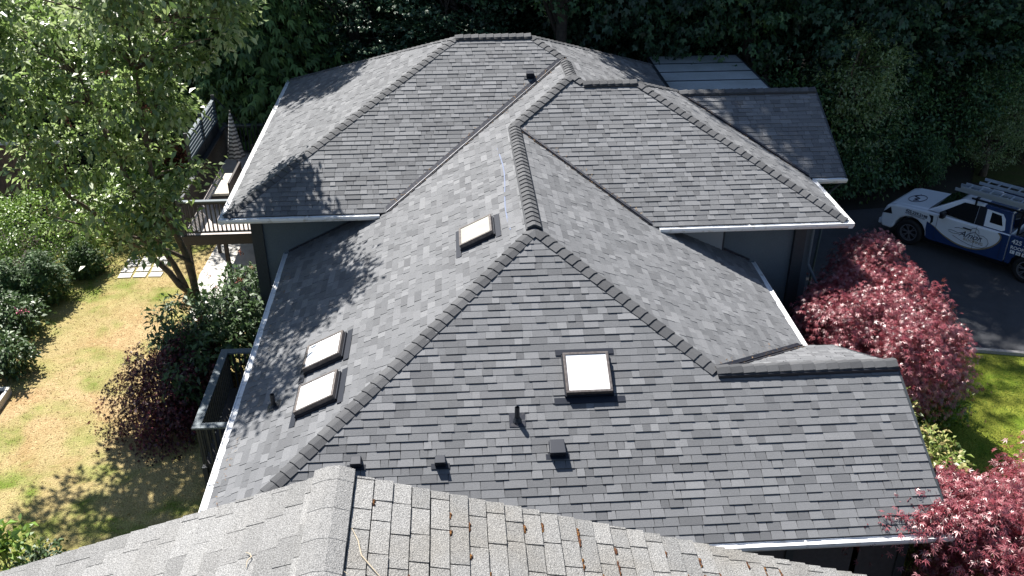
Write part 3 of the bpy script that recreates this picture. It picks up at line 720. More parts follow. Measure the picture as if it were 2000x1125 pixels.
# ================================================================== METAL ROOFED SHED
sx0, sx1, sy0, sy1, sz = 5.45, 8.57, 12.9, 16.9, -1.5
shed = empty('metal_roof_shed', (7.3, 16, G0), label='outbuilding with pale grey ribbed metal roof behind the far gable', cat='shed')
SO = Vector((7.3,16,G0))
ys = [12.9,13.9,14.9,15.9,16.9]
for i in range(4):
    b = MB(); b.box((sx0-SO.x, ys[i]+.03-SO.y, sz-G0-.05), (sx1-SO.x, ys[i+1]-.03-SO.y, sz-G0)); b.obj('roof_panel', 'metal_roof', shed)
for i in range(1, 4):
    b = MB(); b.box((sx0-SO.x, ys[i]-.03-SO.y, sz-G0-.06), (sx1-SO.x, ys[i]+.03-SO.y, sz-G0+.015)); b.obj('seam', 'trim_dark', shed)
b = MB(); b.box((sx0-SO.x-.05, sy0-SO.y, sz-G0-.12), (sx0-SO.x-.003, sy1-SO.y, sz-G0+.02)); b.obj('edge_trim', 'trim_dark', shed); b = MB(); b.box((sx1-SO.x+.003, sy0-SO.y, sz-G0-.12), (sx1-SO.x+.05, sy1-SO.y, sz-G0+.02)); b.obj('edge_trim', 'trim_dark', shed)
b = MB(); b.box((sx0-SO.x+.1, sy0-SO.y+.1, 0), (sx1-SO.x-.1, sy1-SO.y-.1, sz-G0-.06)); b.obj('wall', 'trim_dark', shed)

# ================================================================== REAR DECK
DZ = -3.9
deck = empty('deck', (-7.7,11.5,G0), label='raised wooden deck with dark railing left of the rear roof', cat='deck'); DO = Vector((-7.7,11.5,G0))
D = lambda x, y, z: Vector((x,y,z))-DO
y = 8.42
while y < 14.75:
    b = MB(); b.box(D(-9.05,y,DZ-.035), D(-6.21,y+.132,DZ)); b.obj('floor_board', 'deck_wood', deck); y += .14
b = MB(); b.box(D(-9.1,8.36,DZ-.28), D(-6.22,8.415,DZ+.0)); b.box(D(-9.1,8.42,DZ-.28), D(-9.055,14.8,DZ)); b.box(D(-9.1,14.76,DZ-.28),D(-6.22,14.81,DZ)); b.obj('rim_beam', 'deck_brown', deck)
for y in (9.5,11,12.5,14):
    b = MB(); b.box(D(-9.05,y,DZ-.26), D(-6.22,y+.05,DZ-.04)); b.obj('joist', 'deck_brown', deck)
for x, y in ((-8.98,8.5),(-7.95,8.5),(-8.98,14.6),(-8.98,11.5)):
    b = MB(); b.box(D(x-.05,y-.05,G0), D(x+.05,y+.05,DZ-.285)); b.obj('post', 'deck_brown', deck)
def rail_run(parent, a, c, z0, z1, mtop='deck_dark', mb='deck_dark', off=Vector((0,0,0)), sp=.115):
    a = Vector((*a,0)); c = Vector((*c,0)); d = c-a; L_ = d.length; d.normalize()
    b = MB(); b.beam(a+Vector((0,0,z1))-off, c+Vector((0,0,z1))-off, .13, .045); b.obj('top_rail', mtop, parent)
    b = MB(); b.beam(a+Vector((0,0,z0+.08))-off, c+Vector((0,0,z0+.08))-off, .045, .05); b.beam(a+Vector((0,0,z1-.06))-off, c+Vector((0,0,z1-.06))-off, .045, .06); b.obj('bottom_rail', mb, parent)
    k = int(L_/sp)
    for i in range(1, k):
        p = a + d*(i*L_/k); b = MB(); b.beam(p+Vector((0,0,z0+.1))-off, p+Vector((0,0,z1-.08))-off, .035, .035, up=(0,1,0)); b.obj('baluster', mb, parent)
rail_run(deck, (-9.02,8.45), (-6.3,8.45), DZ, DZ+1.0, off=DO, mtop='rail_blue')
rail_run(deck, (-9.02,14.72), (-6.3,14.72), DZ, DZ+1.0, off=DO, mtop='rail_blue')
rail_run(deck, (-9.02,8.55), (-9.02,14.6), DZ, DZ+1.0, off=DO, mb='deck_brown')
for x, y in ((-9.02,8.45),(-9.02,14.72),(-7.7,14.72)):
    b = MB(); b.box(D(x-.06,y-.06,DZ), D(x+.06,y+.06,DZ+1.08)); b.obj('rail_post', 'deck_dark', deck)
# privacy screen: louvres above a solid panel
scr = empty('privacy_screen', (-9.14,12.5,DZ), label='dark louvred privacy screen standing along the deck edge behind the tree', cat='screen'); SC = Vector((-9.14,12.5,DZ))
b = MB(); b.box(Vector((-9.16,10.6,DZ+.72))-SC, Vector((-9.12,14.2,DZ+1.3))-SC); b.obj('panel', 'deck_dark', scr)
for i in range(7):
    z = DZ + 1.36 + i*.115; b = MB(); b.beam(Vector((-9.14,10.6,z))-SC, Vector((-9.14,14.2,z))-SC, .10, .018); b.obj('slat', 'rail_blue', scr)
for y in (10.6,12.4,14.2):
    b = MB(); b.box(Vector((-9.19,y-.03,DZ))-SC, Vector((-9.09,y+.03,DZ+2.2))-SC); b.obj('post', 'deck_dark', scr)
b = MB(); b.beam(Vector((-9.14,14.2,DZ+2.18))-SC, Vector((-8.45,14.7,DZ+1.02))-SC, .04, .04); b.obj('brace', 'deck_dark', scr)
# umbrella
um = empty('parasol', (-8.35,12.9,DZ), label='folded striped parasol standing on the deck', cat='parasol')
b = MB(); b.tube([(0,0,0),(0,0,2.1)], .02, 8); b.obj('pole', 'umbrella_pole', um)
b = MB(); b.tube([(0,0,0),(0,0,.05),(0,0,.07)], [.22,.22,.04], 16); b.obj('base', 'deck_dark', um)
b = MB(); nr, ns = 14, 24
for i in range(nr+1):
    t = i/nr; z = 2.02-1.45*t; r0 = .02 + .2*t**.8 + (.02 if t > .9 else 0)
    for j in range(ns):
        a = 2*math.pi*j/ns; r = r0*(1+.22*math.cos(a*8/1)*(t**.5)) if j % 1 == 0 else r0; b.v.append((r*math.cos(a), r*math.sin(a), z + .03*math.cos(a*8)*t))
for i in range(nr):
    for j in range(ns): b.f.append((i*ns+j, i*ns+(j+1)%ns, (i+1)*ns+(j+1)%ns, (i+1)*ns+j)); b.t.append(.5)
b.obj('canopy', 'umbrella_cloth', um, smooth=True)
# bench and chair on the deck
bn = empty('bench', (-8.3,11.0,DZ), label='low outdoor bench with pale cushion beside the slatted railing', cat='bench')
b = MB(); b.box((-.28,-.8,.38),(.28,.8,.48)); b.obj('cushion', 'cushion', bn, bevel=.03)
b = MB(); b.box((-.3,-.85,.28),(.3,.85,.375)); b.obj('seat', 'deck_brown', bn)
b = MB(); b.box((.24,-.85,.38),(.3,.85,.82)); b.obj('backrest', 'deck_brown', bn)
for x in (-.26,.26):
    for y in (-.78,.78): b = MB(); b.box((x-.03,y-.03,0),(x+.03,y+.03,.278)); b.obj('leg', 'deck_brown', bn)
ch = empty('lounge_chair', (-7.55,12.9,DZ), label='cushioned outdoor chair half hidden by the rear eave', cat='chair')
b = MB(); b.box((-.35,-.35,.3),(.35,.35,.42)); b.obj('cushion', 'cushion', ch, bevel=.03)
b = MB(); b.box((-.38,-.38,.22),(.38,.38,.295)); b.obj('seat', 'deck_brown', ch)
b = MB(); b.box((-.38,.3,.425),(.38,.38,.85)); b.obj('backrest', 'deck_brown', ch)
for x in (-.33,.33):
    for y in (-.33,.33): b = MB(); b.box((x-.03,y-.03,0),(x+.03,y+.03,.218)); b.obj('leg', 'deck_brown', ch)

# side balcony by the west eave
BZ = -5.0
bal = empty('side_deck', (-6.0,1.1,G0), label='small dark side deck with broad blue-grey rail under the left eave', cat='deck'); BO = Vector((-6.0,1.1,G0))
Bq = lambda x, y, z: Vector((x,y,z))-BO
x = -6.74
while x < -5.02:
    b = MB(); b.box(Bq(x,-.2,BZ-.04),Bq(x+.132,2.5,BZ)); b.obj('floor_board', 'deck_brown', bal); x += .14
b = MB(); b.box(Bq(-6.83,-.31,-4.04),Bq(-6.66,2.6,-4.0)); b.obj('top_rail', 'rail_blue', bal)
b = MB(); b.box(Bq(-6.655,-.31,-4.04),Bq(-5.0,-.14,-4.0)); b.obj('top_rail', 'rail_blue', bal)
b = MB(); b.box(Bq(-6.655,2.43,-4.04),Bq(-5.0,2.6,-4.0)); b.obj('top_rail', 'rail_blue', bal)
for a, c in (((-6.75,-.22),(-6.75,2.5)),((-6.7,-.22),(-5.0,-.22)),((-6.7,2.5),(-5.0,2.5))):
    a = Vector((*a,0)); c = Vector((*c,0)); L_ = (c-a).length; k = int(L_/.13)
    for i in range(k+1):
        p = a+(c-a)*i/k; b = MB(); b.box(Bq(p.x-.045,p.y-.045,BZ-.15) if False else Bq(p.x-.02,p.y-.02,BZ+.02), Bq(p.x+.02,p.y+.02,-4.045)); b.obj('baluster', 'deck_dark', bal)
b = MB(); b.box(Bq(-6.8,-.26,G0),Bq(-6.7,-.2,BZ-.05)); b.box(Bq(-6.8,2.45,G0),Bq(-6.7,2.55,BZ-.05)); b.obj('post', 'deck_dark', bal)
b = MB(); b.box(Bq(-6.8,-.2,BZ-.24),Bq(-6.745,2.5,BZ-.045)); b.box(Bq(-6.74,-.2,BZ-.24),Bq(-5.0,-.15,BZ-.045)); b.obj('rim_beam', 'deck_dark', bal)
# items on the ground by the side deck
t = empty('coiled_hose', (-6.55,-1.2,G0), label='dark coiled hose on a reel on the grass by the side deck', cat='hose')
for k in range(4):
    b = MB(); b.tube([(.2*math.cos(a)*(1+.04*k), .2*math.sin(a)*(1+.04*k), .06+.05*k) for a in np.linspace(0, 2*math.pi, 20)], .025, 6, cap=False); b.obj('coil', 'black_plastic', t, smooth=True)
b = MB(); b.tube([(0,0,0),(0,0,.32)], [.13,.11], 10); b.obj('reel', 'rail_blue', t)

# front porch under the right gable: steps and railing, in deep shade
po = empty('porch', (6.0,2.0,G0), label='dark entry porch with stair railing between the house and the red maple', cat='porch'); PO = Vector((6.0,2,G0))
Q = lambda x, y, z: Vector((x,y,z))-PO
b = MB(); b.box(Q(4.85,.2,G0),Q(6.6,3.2,-5.3)); b.obj('platform', 'deck_brown', po)
for i in range(4):
    b = MB(); b.box(Q(4.9,.2-.28*(i+1),G0), Q(6.5,.2-.28*i-.003,-5.3-.165*(i+1))); b.obj('step', 'deck_brown', po)
rail_run(po, (6.55,.3), (6.55,3.1), -5.3, -4.35, off=PO, sp=.14)
for y in (.3,3.1):
    b = MB(); b.box(Q(6.48,y-.07,-5.3),Q(6.62,y+.07,-4.2)); b.obj('newel', 'deck_dark', po)

# raised bed at the left edge, fence
rb = empty('raised_bed', (-13.5,3.5,G0), label='pale timber framed raised bed in the dry lawn at the left edge', cat='planter')
for lo, hi in (((-1,-.25,0),(-.92,.6,.2)),((.9,-.25,0),(.98,.6,.2)),((-.91,.52,0),(.89,.6,.2)),((-.91,-.25,0),(.89,-.17,.2))):
    b = MB(); b.box(lo, hi); b.obj('board', 'concrete', rb)
b = MB(); b.box((-.9,-.16,0),(.88,.5,.14)); b.obj('soil', 'soil', rb)
fe = empty('wooden_fence', (-18,15.6,G0), label='brown board fence with pale cap behind the left hedge', cat='fence')
for i in range(38):
    b = MB(); b.box((-6.0+i*.24,-.012,0),(-6.0+i*.24+.23,.012,2.3+R(-.01,.01))); b.obj('board', 'fence_wood', fe)
b = MB(); b.box((-6.05,-.08,2.32),(3.2,.08,2.38)); b.obj('cap_rail', 'concrete', fe)
for x in (-5.9,-3.6,-1.3,1.0,3.1):
    b = MB(); b.box((x-.05,.015,0),(x+.05,.11,2.3)); b.obj('post', 'fence_wood', fe)

# ================================================================== FOLIAGE
def unit(a): return a/np.maximum(np.linalg.norm(a, axis=1, keepdims=True), 1e-9)
def leaf_geo(Pn, Dn, Nn, size, lobes=((0,1,.28),), fold=.12):
    """Pn base, Dn axis, Nn normal; lobes (angle, length, halfwidth). returns V,F(quads)"""
    Dn = unit(Dn); Nn = unit(Nn - Dn*np.sum(Nn*Dn, 1, keepdims=True)); Sn = np.cross(Dn, Nn); s = size[:, None]
    Vs = []; k = len(Pn)
    for ang, ln, hw in lobes:
        a = math.radians(ang); d = Dn*math.cos(a) + Sn*math.sin(a); sd = -Dn*math.sin(a) + Sn*math.cos(a)
        tip = Pn + d*s*ln - Nn*s*.18*ln; mid = Pn + d*s*ln*.48
        Vs.append(np.stack([Pn, mid + sd*s*hw + Nn*s*fold, tip, mid - sd*s*hw + Nn*s*fold], 1))
    V = np.concatenate(Vs, 1).reshape(-1, 3); nl = len(lobes)
    F = np.arange(k*nl*4, dtype=np.int32).reshape(-1, 4)
    return V, F, nl
STAR5 = ((0,1,.10),(42,.9,.09),(-42,.9,.09),(88,.65,.08),(-88,.65,.08)); STAR3 = ((0,1,.17),(52,.85,.15),(-52,.85,.15))
MAPLE = ((0,1,.3),(58,.9,.28),(-58,.9,.28)); OVAL = ((0,1,.24),); OVALN = ((0,1,.19),); SPRAY = ((0,1,.12),(32,.7,.10),(-32,.7,.10))
def crown_mesh(name, m, blobs, ncl, per, clr, lsize, lobes=OVAL, flat=.55, seed=0, shell=.55, droop=.2, upn=.9, tone=(.5,.22), cut=None, tilt=.45, sprays=None):
    """blobs: list of (cx,cy,cz,rx,ry,rz); returns (mesh, cluster centres)"""
    g = np.random.default_rng(seed); vol = np.array([b[3]*b[4]*b[5] for b in blobs])**.67; vol = vol/vol.sum()
    which = g.choice(len(blobs), ncl, p=vol); B = np.array(blobs)[which]
    d = unit(g.normal(size=(ncl,3))); r = (shell + (1-shell)*g.random(ncl))**.7; r = np.where(g.random(ncl) < .78, r, g.random(ncl)**.5*shell)
    r = r*(1 + .12*np.sin(d[:,0]*5+seed)*np.cos(d[:,1]*4+seed*2) + g.normal(0,.05,ncl))
    C = B[:,:3] + d*r[:,None]*B[:,3:6]
    if cut is not None: k = cut(C); C = C[k]; d = d[k]; ncl = len(C)
    ctone = np.clip(g.normal(tone[0], tone[1]*.8, ncl), 0, 1)
    idx = np.repeat(np.arange(ncl), per); n_ = len(idx)
    cs = clr*(.6+.8*g.random(ncl))
    off = g.normal(size=(n_,3))*np.array([1,1,flat])*cs[idx][:,None]*.55
    if sprays:   # stretch clusters outwards
        o = d[idx]*np.array([1,1,.35]); off += o*(g.random(n_)[:,None]**1.2)*sprays*cs[idx][:,None]; off[:,2] -= droop*np.linalg.norm(off[:,:2],axis=1)**2/np.maximum(clr,.1)
    Pn = C[idx] + off
    Dn = unit(off + g.normal(size=(n_,3))*.35 + d[idx]*.25) ; Dn[:,2] -= droop
    Nn = np.array([0,0,upn]) + d[idx]*.35 + g.normal(size=(n_,3))*tilt
    sz = lsize*(.65+.7*g.random(n_))
    V, F, nl = leaf_geo(Pn, Dn, Nn, sz, lobes)
    tn = np.clip(ctone[idx] + g.normal(0, tone[1], n_), 0, 1)
    return npmesh(name, V, F, m, np.repeat(tn, nl)), C
def limbs(b, base, top, r0, targets, seed=0, n=8, r_end=.012, wob=.12, split=.35):
    """trunk from base to top then limbs from points on the trunk to targets"""
    g = random.Random(seed); base = Vector(base); top = Vector(top)
    K = 7; tr = []
    for i in range(K+1):
        t = i/K; p = base.lerp(top, t) + Vector((g.uniform(-1,1), g.uniform(-1,1), 0))*wob*(0 < i < K); tr.append(p)
    b.tube(tr, [r0*(1.35 if i == 0 else 1)*(1-.7*i/K) for i in range(K+1)], n)
    for tg in targets:
        tg = Vector(tg); t = g.uniform(split, .95); f = t*K; i = min(int(f), K-1); s = tr[i].lerp(tr[i+1], f-i)
        r = r0*(1-.7*t)*.5; d = tg - s
        m1 = s + d*.35 + Vector((g.uniform(-.15,.15), g.uniform(-.15,.15), .12))*d.length*.5
        m2 = s + d*.7 + Vector((g.uniform(-.1,.1), g.uniform(-.1,.1), .08))*d.length*.5
        b.tube([s, m1, m2, tg], [r, r*.7, r*.4, r_end], 5)

def plant(name, loc, crown_args, m_leaf, label, cat, bark='bark', base=(0,0,0), top=(0,0,1), r0=.08, ntarg=20, seed=1, group=None, leafname='crown', wob=.08, **kw):
    t = empty(name, loc, label=label, cat=cat, group=group)
    me, C = crown_mesh(leafname, m_leaf, seed=seed, **crown_args)
    link(leafname, me, t, kind='stuff')
    g = np.random.default_rng(seed); sel = C[g.choice(len(C), min(ntarg, len(C)), replace=False)]
    b = MB(); limbs(b, base, top, r0, [tuple(c) for c in sel], seed, wob=wob, **kw)
    b.obj('trunk', bark, t, smooth=True); return t

# --- big foreground tree on the left
def cherry():
    t = empty('broadleaf_tree', (-8.1,6.0,G0), label='large green broadleaf tree with forked trunk beside the rear deck', cat='tree')
    blobs = [(0,-.9,9.9,1.9,1.3,2.2),(1.7,-.6,9.7,.9,1.1,1.6),(.7,-3.1,10,.8,.8,1.1),(-.9,-.9,7.1,1.8,1.1,1.5),(-3.2,-1.2,8.0,2.0,.9,2.0),(-2.0,-.8,4.4,.9,.7,.55),(-1.1,-.5,5.6,1.3,.8,.8),(.1,-.6,7.0,.8,.7,.8),(1.2,1.2,9.6,1.0,1.1,1.4),(.9,-.9,8.0,.7,.6,.6),(-1.8,-1.0,9.2,1.6,1.0,1.4),(-2.6,-.9,5.7,.8,.6,.8),(-.2,-1.3,4.6,.9,.5,.7),(.5,-1.2,5.4,.6,.4,.6),(-.9,-1.2,3.6,.8,.5,.5)]
    me, C = crown_mesh('crown', 'leaf_cherry', blobs, 540, 31, .36, .18, OVAL, flat=.55, seed=21, shell=.55, droop=.35, tilt=.42, upn=1.1, tone=(.5,.25), cut=lambda c: (c[:,2] < 8.6) | (np.random.default_rng(4).random(len(c)) < .5))
    link('crown', me, t, kind='stuff')
    me2, C2 = crown_mesh('upper_crown', 'leaf_cherry', [(1.6,-.7,9.6,.9,1.0,1.5),(.45,-3.0,9.9,.6,.7,1.0),(1.15,1.2,9.4,1.0,1.1,1.2),(.1,-.6,9.7,1.4,.9,1.2),(-3.4,-1.3,8.9,1.4,.5,.9)], 88, 105, .46, .17, OVAL, flat=.6, seed=29, shell=.3, droop=.35, tilt=.5, tone=(.55,.25))
    link('upper_crown', me2, t, kind='stuff')
    b = MB(); g = random.Random(3)
    forks = [((0,0,0),(-.05,-.2,2.2),(-.5,-.5,4.9),(-.2,-.9,8.6),.12), ((.0,0,0),(-.35,-.1,1.9),(-.9,-.5,4.4),(-1.5,-.9,7.6),.105), ((-.25,-.1,1.6),(-1.1,-.3,3.0),(-2.4,-.6,4.6),(-3.6,-1,7.4),.09), ((0,-.3,2.6),(-1.0,-.6,3.5),(-2.0,-.8,3.9),(-2.9,-.9,4.3),.06)]
    cents = [Vector(c) for c in C]
    segs = []
    for a_, b_, c_, d_, r in forks:
        pts = []
        P4 = [Vector(a_), Vector(b_), Vector(c_), Vector(d_)]
        for i in range(13):
            s = i/12*3; k = min(int(s), 2); f = s-k; p = P4[k].lerp(P4[k+1], f) + Vector((g.uniform(-.05,.05), g.uniform(-.05,.05), 0)); pts.append(p)
        b.tube(pts, [r*(1-.75*i/12) for i in range(13)], 9); segs += [(p, r*(1-.75*i/12)) for i, p in enumerate(pts) if i > 3]
    for c in g.sample(cents, 150):
        s, r = min(segs, key=lambda q: (q[0]-c).length + abs(q[0].z+.8-c.z)*.3); d = c-s
        b.tube([s, s+d*.35+Vector((0,0,.15)), s+d*.7+Vector((0,0,.12)), c], [min(r*.6,.05), .025, .016, .005], 5)
    b.obj('trunk', 'bark', t, smooth=True)
    # a few dry orange leaf bunches
    for (x, y, z) in ((-4.0,-1.9,7.3),(-3.4,-2.2,6.9),(-.4,-2.2,8.0),(-1.3,-2.3,7.0),(.2,-1.8,7.1)):
        mm, _ = crown_mesh('dry_leaf_bunch', 'flower_red', [(x,y,z,.08,.08,.08)], 3, 6, .05, .07, OVAL, seed=int(x*10)+90); link('dry_leaf_bunch', mm, t, kind='stuff')
cherry()

# --- red maples and shrubs on the right
plant('red_maple', (8.1,1.9,G0), dict(blobs=[(-.1,0,2.4,1.5,1.9,1.2),(.5,2.2,2.8,.7,.8,.75),(-1.0,-.3,2.9,.8,1.0,.6),(.6,-.4,2.0,1.0,1.15,.95),(-.4,-1.6,2.5,.8,.75,.8)], ncl=1500, per=26, clr=.25, lsize=.09, lobes=STAR5, flat=.35, shell=.7, droop=.35, tone=(.55,.26), tilt=.45, sprays=1.1), 'leaf_red',
      'large red leaved maple between the house and the driveway', 'tree', top=(0,0,2.6), r0=.1, ntarg=60, seed=31, bark='bark_dark')
plant('red_maple', (7.6,-5.3,G0), dict(blobs=[(-.1,0,2.2,1.4,1.4,1.3),(-1.5,.2,3.5,.7,.4,.14),(-2.2,.1,3.45,.6,.25,.1),(-1.9,.55,3.5,.5,.2,.08),(-1.0,-.1,3.3,.6,.5,.3),(1.0,.9,2.5,1.2,1.2,1.0),(.2,-1.2,2.4,1.5,1.2,1.2),(-.2,.7,2.9,.8,.6,.5)], ncl=1400, per=26, clr=.26, lsize=.09, lobes=STAR5, flat=.35, shell=.7, droop=.35, tone=(.55,.26), tilt=.45, sprays=1.3), 'leaf_red',
      'red leaved maple whose branches reach over the front roof corner at lower right', 'tree', top=(0,0,2.4), r0=.1, ntarg=50, seed=32, bark='bark_dark')
_m = bpy.data.objects['red_maple.001']
_me, _C = crown_mesh('leafy_branch', 'leaf_red', [(-1.4,.2,3.42,.75,.4,.16),(-2.15,.1,3.4,.6,.2,.08),(-1.8,.65,3.42,.55,.16,.07),(-1.1,.9,3.3,.5,.3,.2)], 130, 26, .22, .09, STAR5, flat=.35, seed=77, shell=.2, droop=.3, tone=(.5,.26), tilt=.45)
link('leafy_branch', _me, _m, kind='stuff')
b = MB(); b.tube([(-.2,0,2.4),(-.9,.05,3.1),(-1.7,.1,3.36),(-2.7,.1,3.4)], [.04,.028,.016,.005], 6); b.tube([(-.7,.1,2.9),(-1.3,.45,3.3),(-2.2,.65,3.4)], [.025,.015,.004], 6); b.obj('branch', 'bark_dark', _m, smooth=True)
for (x, y, z, r, sd, lb) in ((7.0,-.7,1.9,.6,41,'yellow-green rhododendron nearest the big red maple along the right wall'),(7.2,-1.9,1.75,.8,42,'broad yellow-green rhododendron in the middle of the three by the right wall'),(7.05,-3.1,1.85,.75,43,'yellow-green rhododendron next to the front roof corner')):
    plant('rhododendron', (x,y,G0), dict(blobs=[(0,0,z,r,r*.95,.75),(0,0,.8,r*.8,r*.8,.6)], ncl=260, per=16, clr=.16, lsize=.12, lobes=OVAL, flat=.4, shell=.7, droop=.1, tone=(.55,.25), tilt=.5), 'leaf_yellow', lb, 'shrub', top=(0,0,1.2), r0=.04, ntarg=20, seed=sd, group='yellow-green rhododendrons by the right wall')
plant('green_shrub', (9.6,1.4,G0), dict(blobs=[(0,0,.5,.6,.6,.5)], ncl=80, per=14, clr=.15, lsize=.10, flat=.5, tone=(.5,.25)), 'leaf_bright', 'small green shrub at the edge of the front lawn below the maple', 'shrub', top=(0,0,.5), r0=.03, ntarg=10, seed=44)

# --- left garden shrubs
plant('rhododendron', (-6.75,5.4,G0), dict(blobs=[(0,0,1.4,1.0,1.3,1.15),(-.4,-1.2,1.5,.9,1.0,1.1)], ncl=330, per=15, clr=.2, lsize=.17, lobes=OVALN, flat=.45, shell=.6, droop=.15, tone=(.5,.26), tilt=.5), 'leaf_rhodo', 'dark green rhododendron with faded flower heads beside the house corner', 'shrub', top=(0,0,1.4), r0=.06, ntarg=40, seed=51)
plant('rhododendron', (-8.0,4.6,G0), dict(blobs=[(0,0,1.3,1.0,1.2,.9),(.3,-1.3,1.2,.9,.9,.9)], ncl=270, per=15, clr=.2, lsize=.17, lobes=OVALN, flat=.45, shell=.6, droop=.15, tone=(.45,.26), tilt=.5), 'leaf_rhodo', 'rhododendron below the forked tree trunk', 'shrub', top=(0,0,1.2), r0=.06, ntarg=40, seed=52)
for i, (x, y, z) in enumerate(((-6.5,5.0,-3.5),(-7.0,6.1,-3.6),(-6.2,6.2,-3.5),(-7.2,4.2,-3.6),(-6.6,4.2,-3.4),(-7.9,4.0,-3.9),(-7.4,3.3,-3.9),(-6.9,3.4,-3.8),(-8.3,3.6,-4.1),(-7.6,5.2,-3.8))):
    mm, _ = crown_mesh('flower_head', 'flower_red', [(x-(-6.75),y-5.4,z-G0+.3,.07,.07,.06)], 5, 5, .05, .06, OVALN, seed=i+60)
    link('flower_head', mm, bpy.data.objects['rhododendron.003'] if 'rhododendron.003' in bpy.data.objects else None, kind='stuff')
plant('purple_maple', (-8.05,2.9,G0), dict(blobs=[(0,0,.9,1.05,1.4,.85),(-.7,.7,1.2,.8,.6,.35),(-.8,-.1,.9,.8,.6,.35),(-.5,-.9,.6,.8,.6,.35),(.2,.6,1.6,.6,.9,.35)], ncl=640, per=26, clr=.22, lsize=.08, lobes=SPRAY, flat=.3, shell=.5, droop=.8, tone=(.35,.3), tilt=.6, sprays=2.8), 'leaf_purple', 'dark purple laceleaf maple arching over the lawn beside the side deck', 'shrub', top=(0,0,1.2), r0=.07, ntarg=40, seed=53, bark='bark_dark')
def pinkbush(x, y, r, h, sd, lb, pinks):
    t = plant('garden_shrub', (x,y,G0), dict(blobs=[(0,0,h*.55,r,r,h*.5)], ncl=170, per=15, clr=.17, lsize=.12, flat=.5, shell=.7, tone=(.6,.25)), 'leaf_rhodo', lb, 'shrub', top=(0,0,h*.5), r0=.04, ntarg=20, seed=sd)
    for i in range(pinks):
        mm, _ = crown_mesh('flower_head', 'flower_pink', [(.40+.08*i,-.3-.1*i,h*.85,.06,.06,.05)], 6, 6, .05, .07, OVALN, seed=i+sd); link('flower_head', mm, t, kind='stuff')
pinkbush(-13.45,6.9,.75,1.1,54,'shrub with pink blossom at the left edge of the lawn',2)
pinkbush(-13.0,5.0,.65,1.0,55,'leafy shrub at the left edge below the pink flowered one',0)
plant('round_hedge', (-14.0,10.9,G0), dict(blobs=[(0,0,1.4,1.4,1.7,1.0),(1.1,1.3,1.2,1.1,1.2,1.0),(1.7,2.7,1.1,.9,1.1,.9),(-1.6,-.4,1.4,1.2,1.4,1.0)], ncl=1150, per=18, clr=.22, lsize=.08, flat=.6, shell=.85, tone=(.6,.25)), 'leaf_bright', 'bright green clipped rounded hedge in the left garden', 'hedge', top=(0,0,1.4), r0=.08, ntarg=20, seed=56)
for (x,y,r,h,sd,lb) in ((-13.3,8.7,.6,1.5,57,'dark conical conifer in front of the rounded hedge'),(-14.2,8.4,.6,1.4,58,'dark conifer at the left frame edge beside the hedge'),(-12.75,10.3,.45,1.0,59,'low dark conifer right of the rounded hedge')):
    plant('dwarf_conifer', (x,y,G0), dict(blobs=[(0,0,h*.4,r,r,h*.4),(0,0,h*.7,r*.6,r*.6,h*.33)], ncl=420, per=14, clr=.15, lsize=.09, lobes=SPRAY, flat=.8, shell=.85, tone=(.3,.2)), 'leaf_cedar', lb, 'conifer', top=(0,0,h*.8), r0=.05, ntarg=10, seed=sd, group='dark conifers before the left hedge')
plant('bright_shrub', (-12.2,14.6,G0), dict(blobs=[(0,0,1.2,1.4,1.4,1.1)], ncl=300, per=14, clr=.22, lsize=.11, tone=(.6,.25)), 'leaf_bright', 'light green shrub behind the hanging tree branches', 'shrub', top=(0,0,1.2), r0=.05, ntarg=15, seed=61)
plant('rust_red_shrub', (-11.2,16.2,G0), dict(blobs=[(0,0,1.3,1.0,1.0,.9)], ncl=160, per=14, clr=.2, lsize=.11, tone=(.5,.25)), 'flower_red', 'rust red shrub glimpsed behind the broadleaf tree', 'shrub', top=(0,0,1.2), r0=.05, ntarg=15, seed=62)
plant('sapling', (-9.35,-3.3,G0), dict(blobs=[(0,0,1.9,.42,.42,.38)], ncl=26, per=11, clr=.16, lsize=.17, lobes=OVAL, tone=(.65,.25), droop=.4), 'leaf_bright', 'small sapling with bright green leaves at the lower left', 'sapling', top=(0,0,1.7), r0=.025, ntarg=14, seed=63)
plant('garden_shrub', (-9.6,-2.0,G0), dict(blobs=[(0,0,.3,.5,.5,.3)], ncl=50, per=12, clr=.15, lsize=.11, tone=(.4,.25)), 'leaf_rhodo', 'low dark shrub on the lawn beside the sapling', 'shrub', top=(0,0,.3), r0=.03, ntarg=10, seed=64)

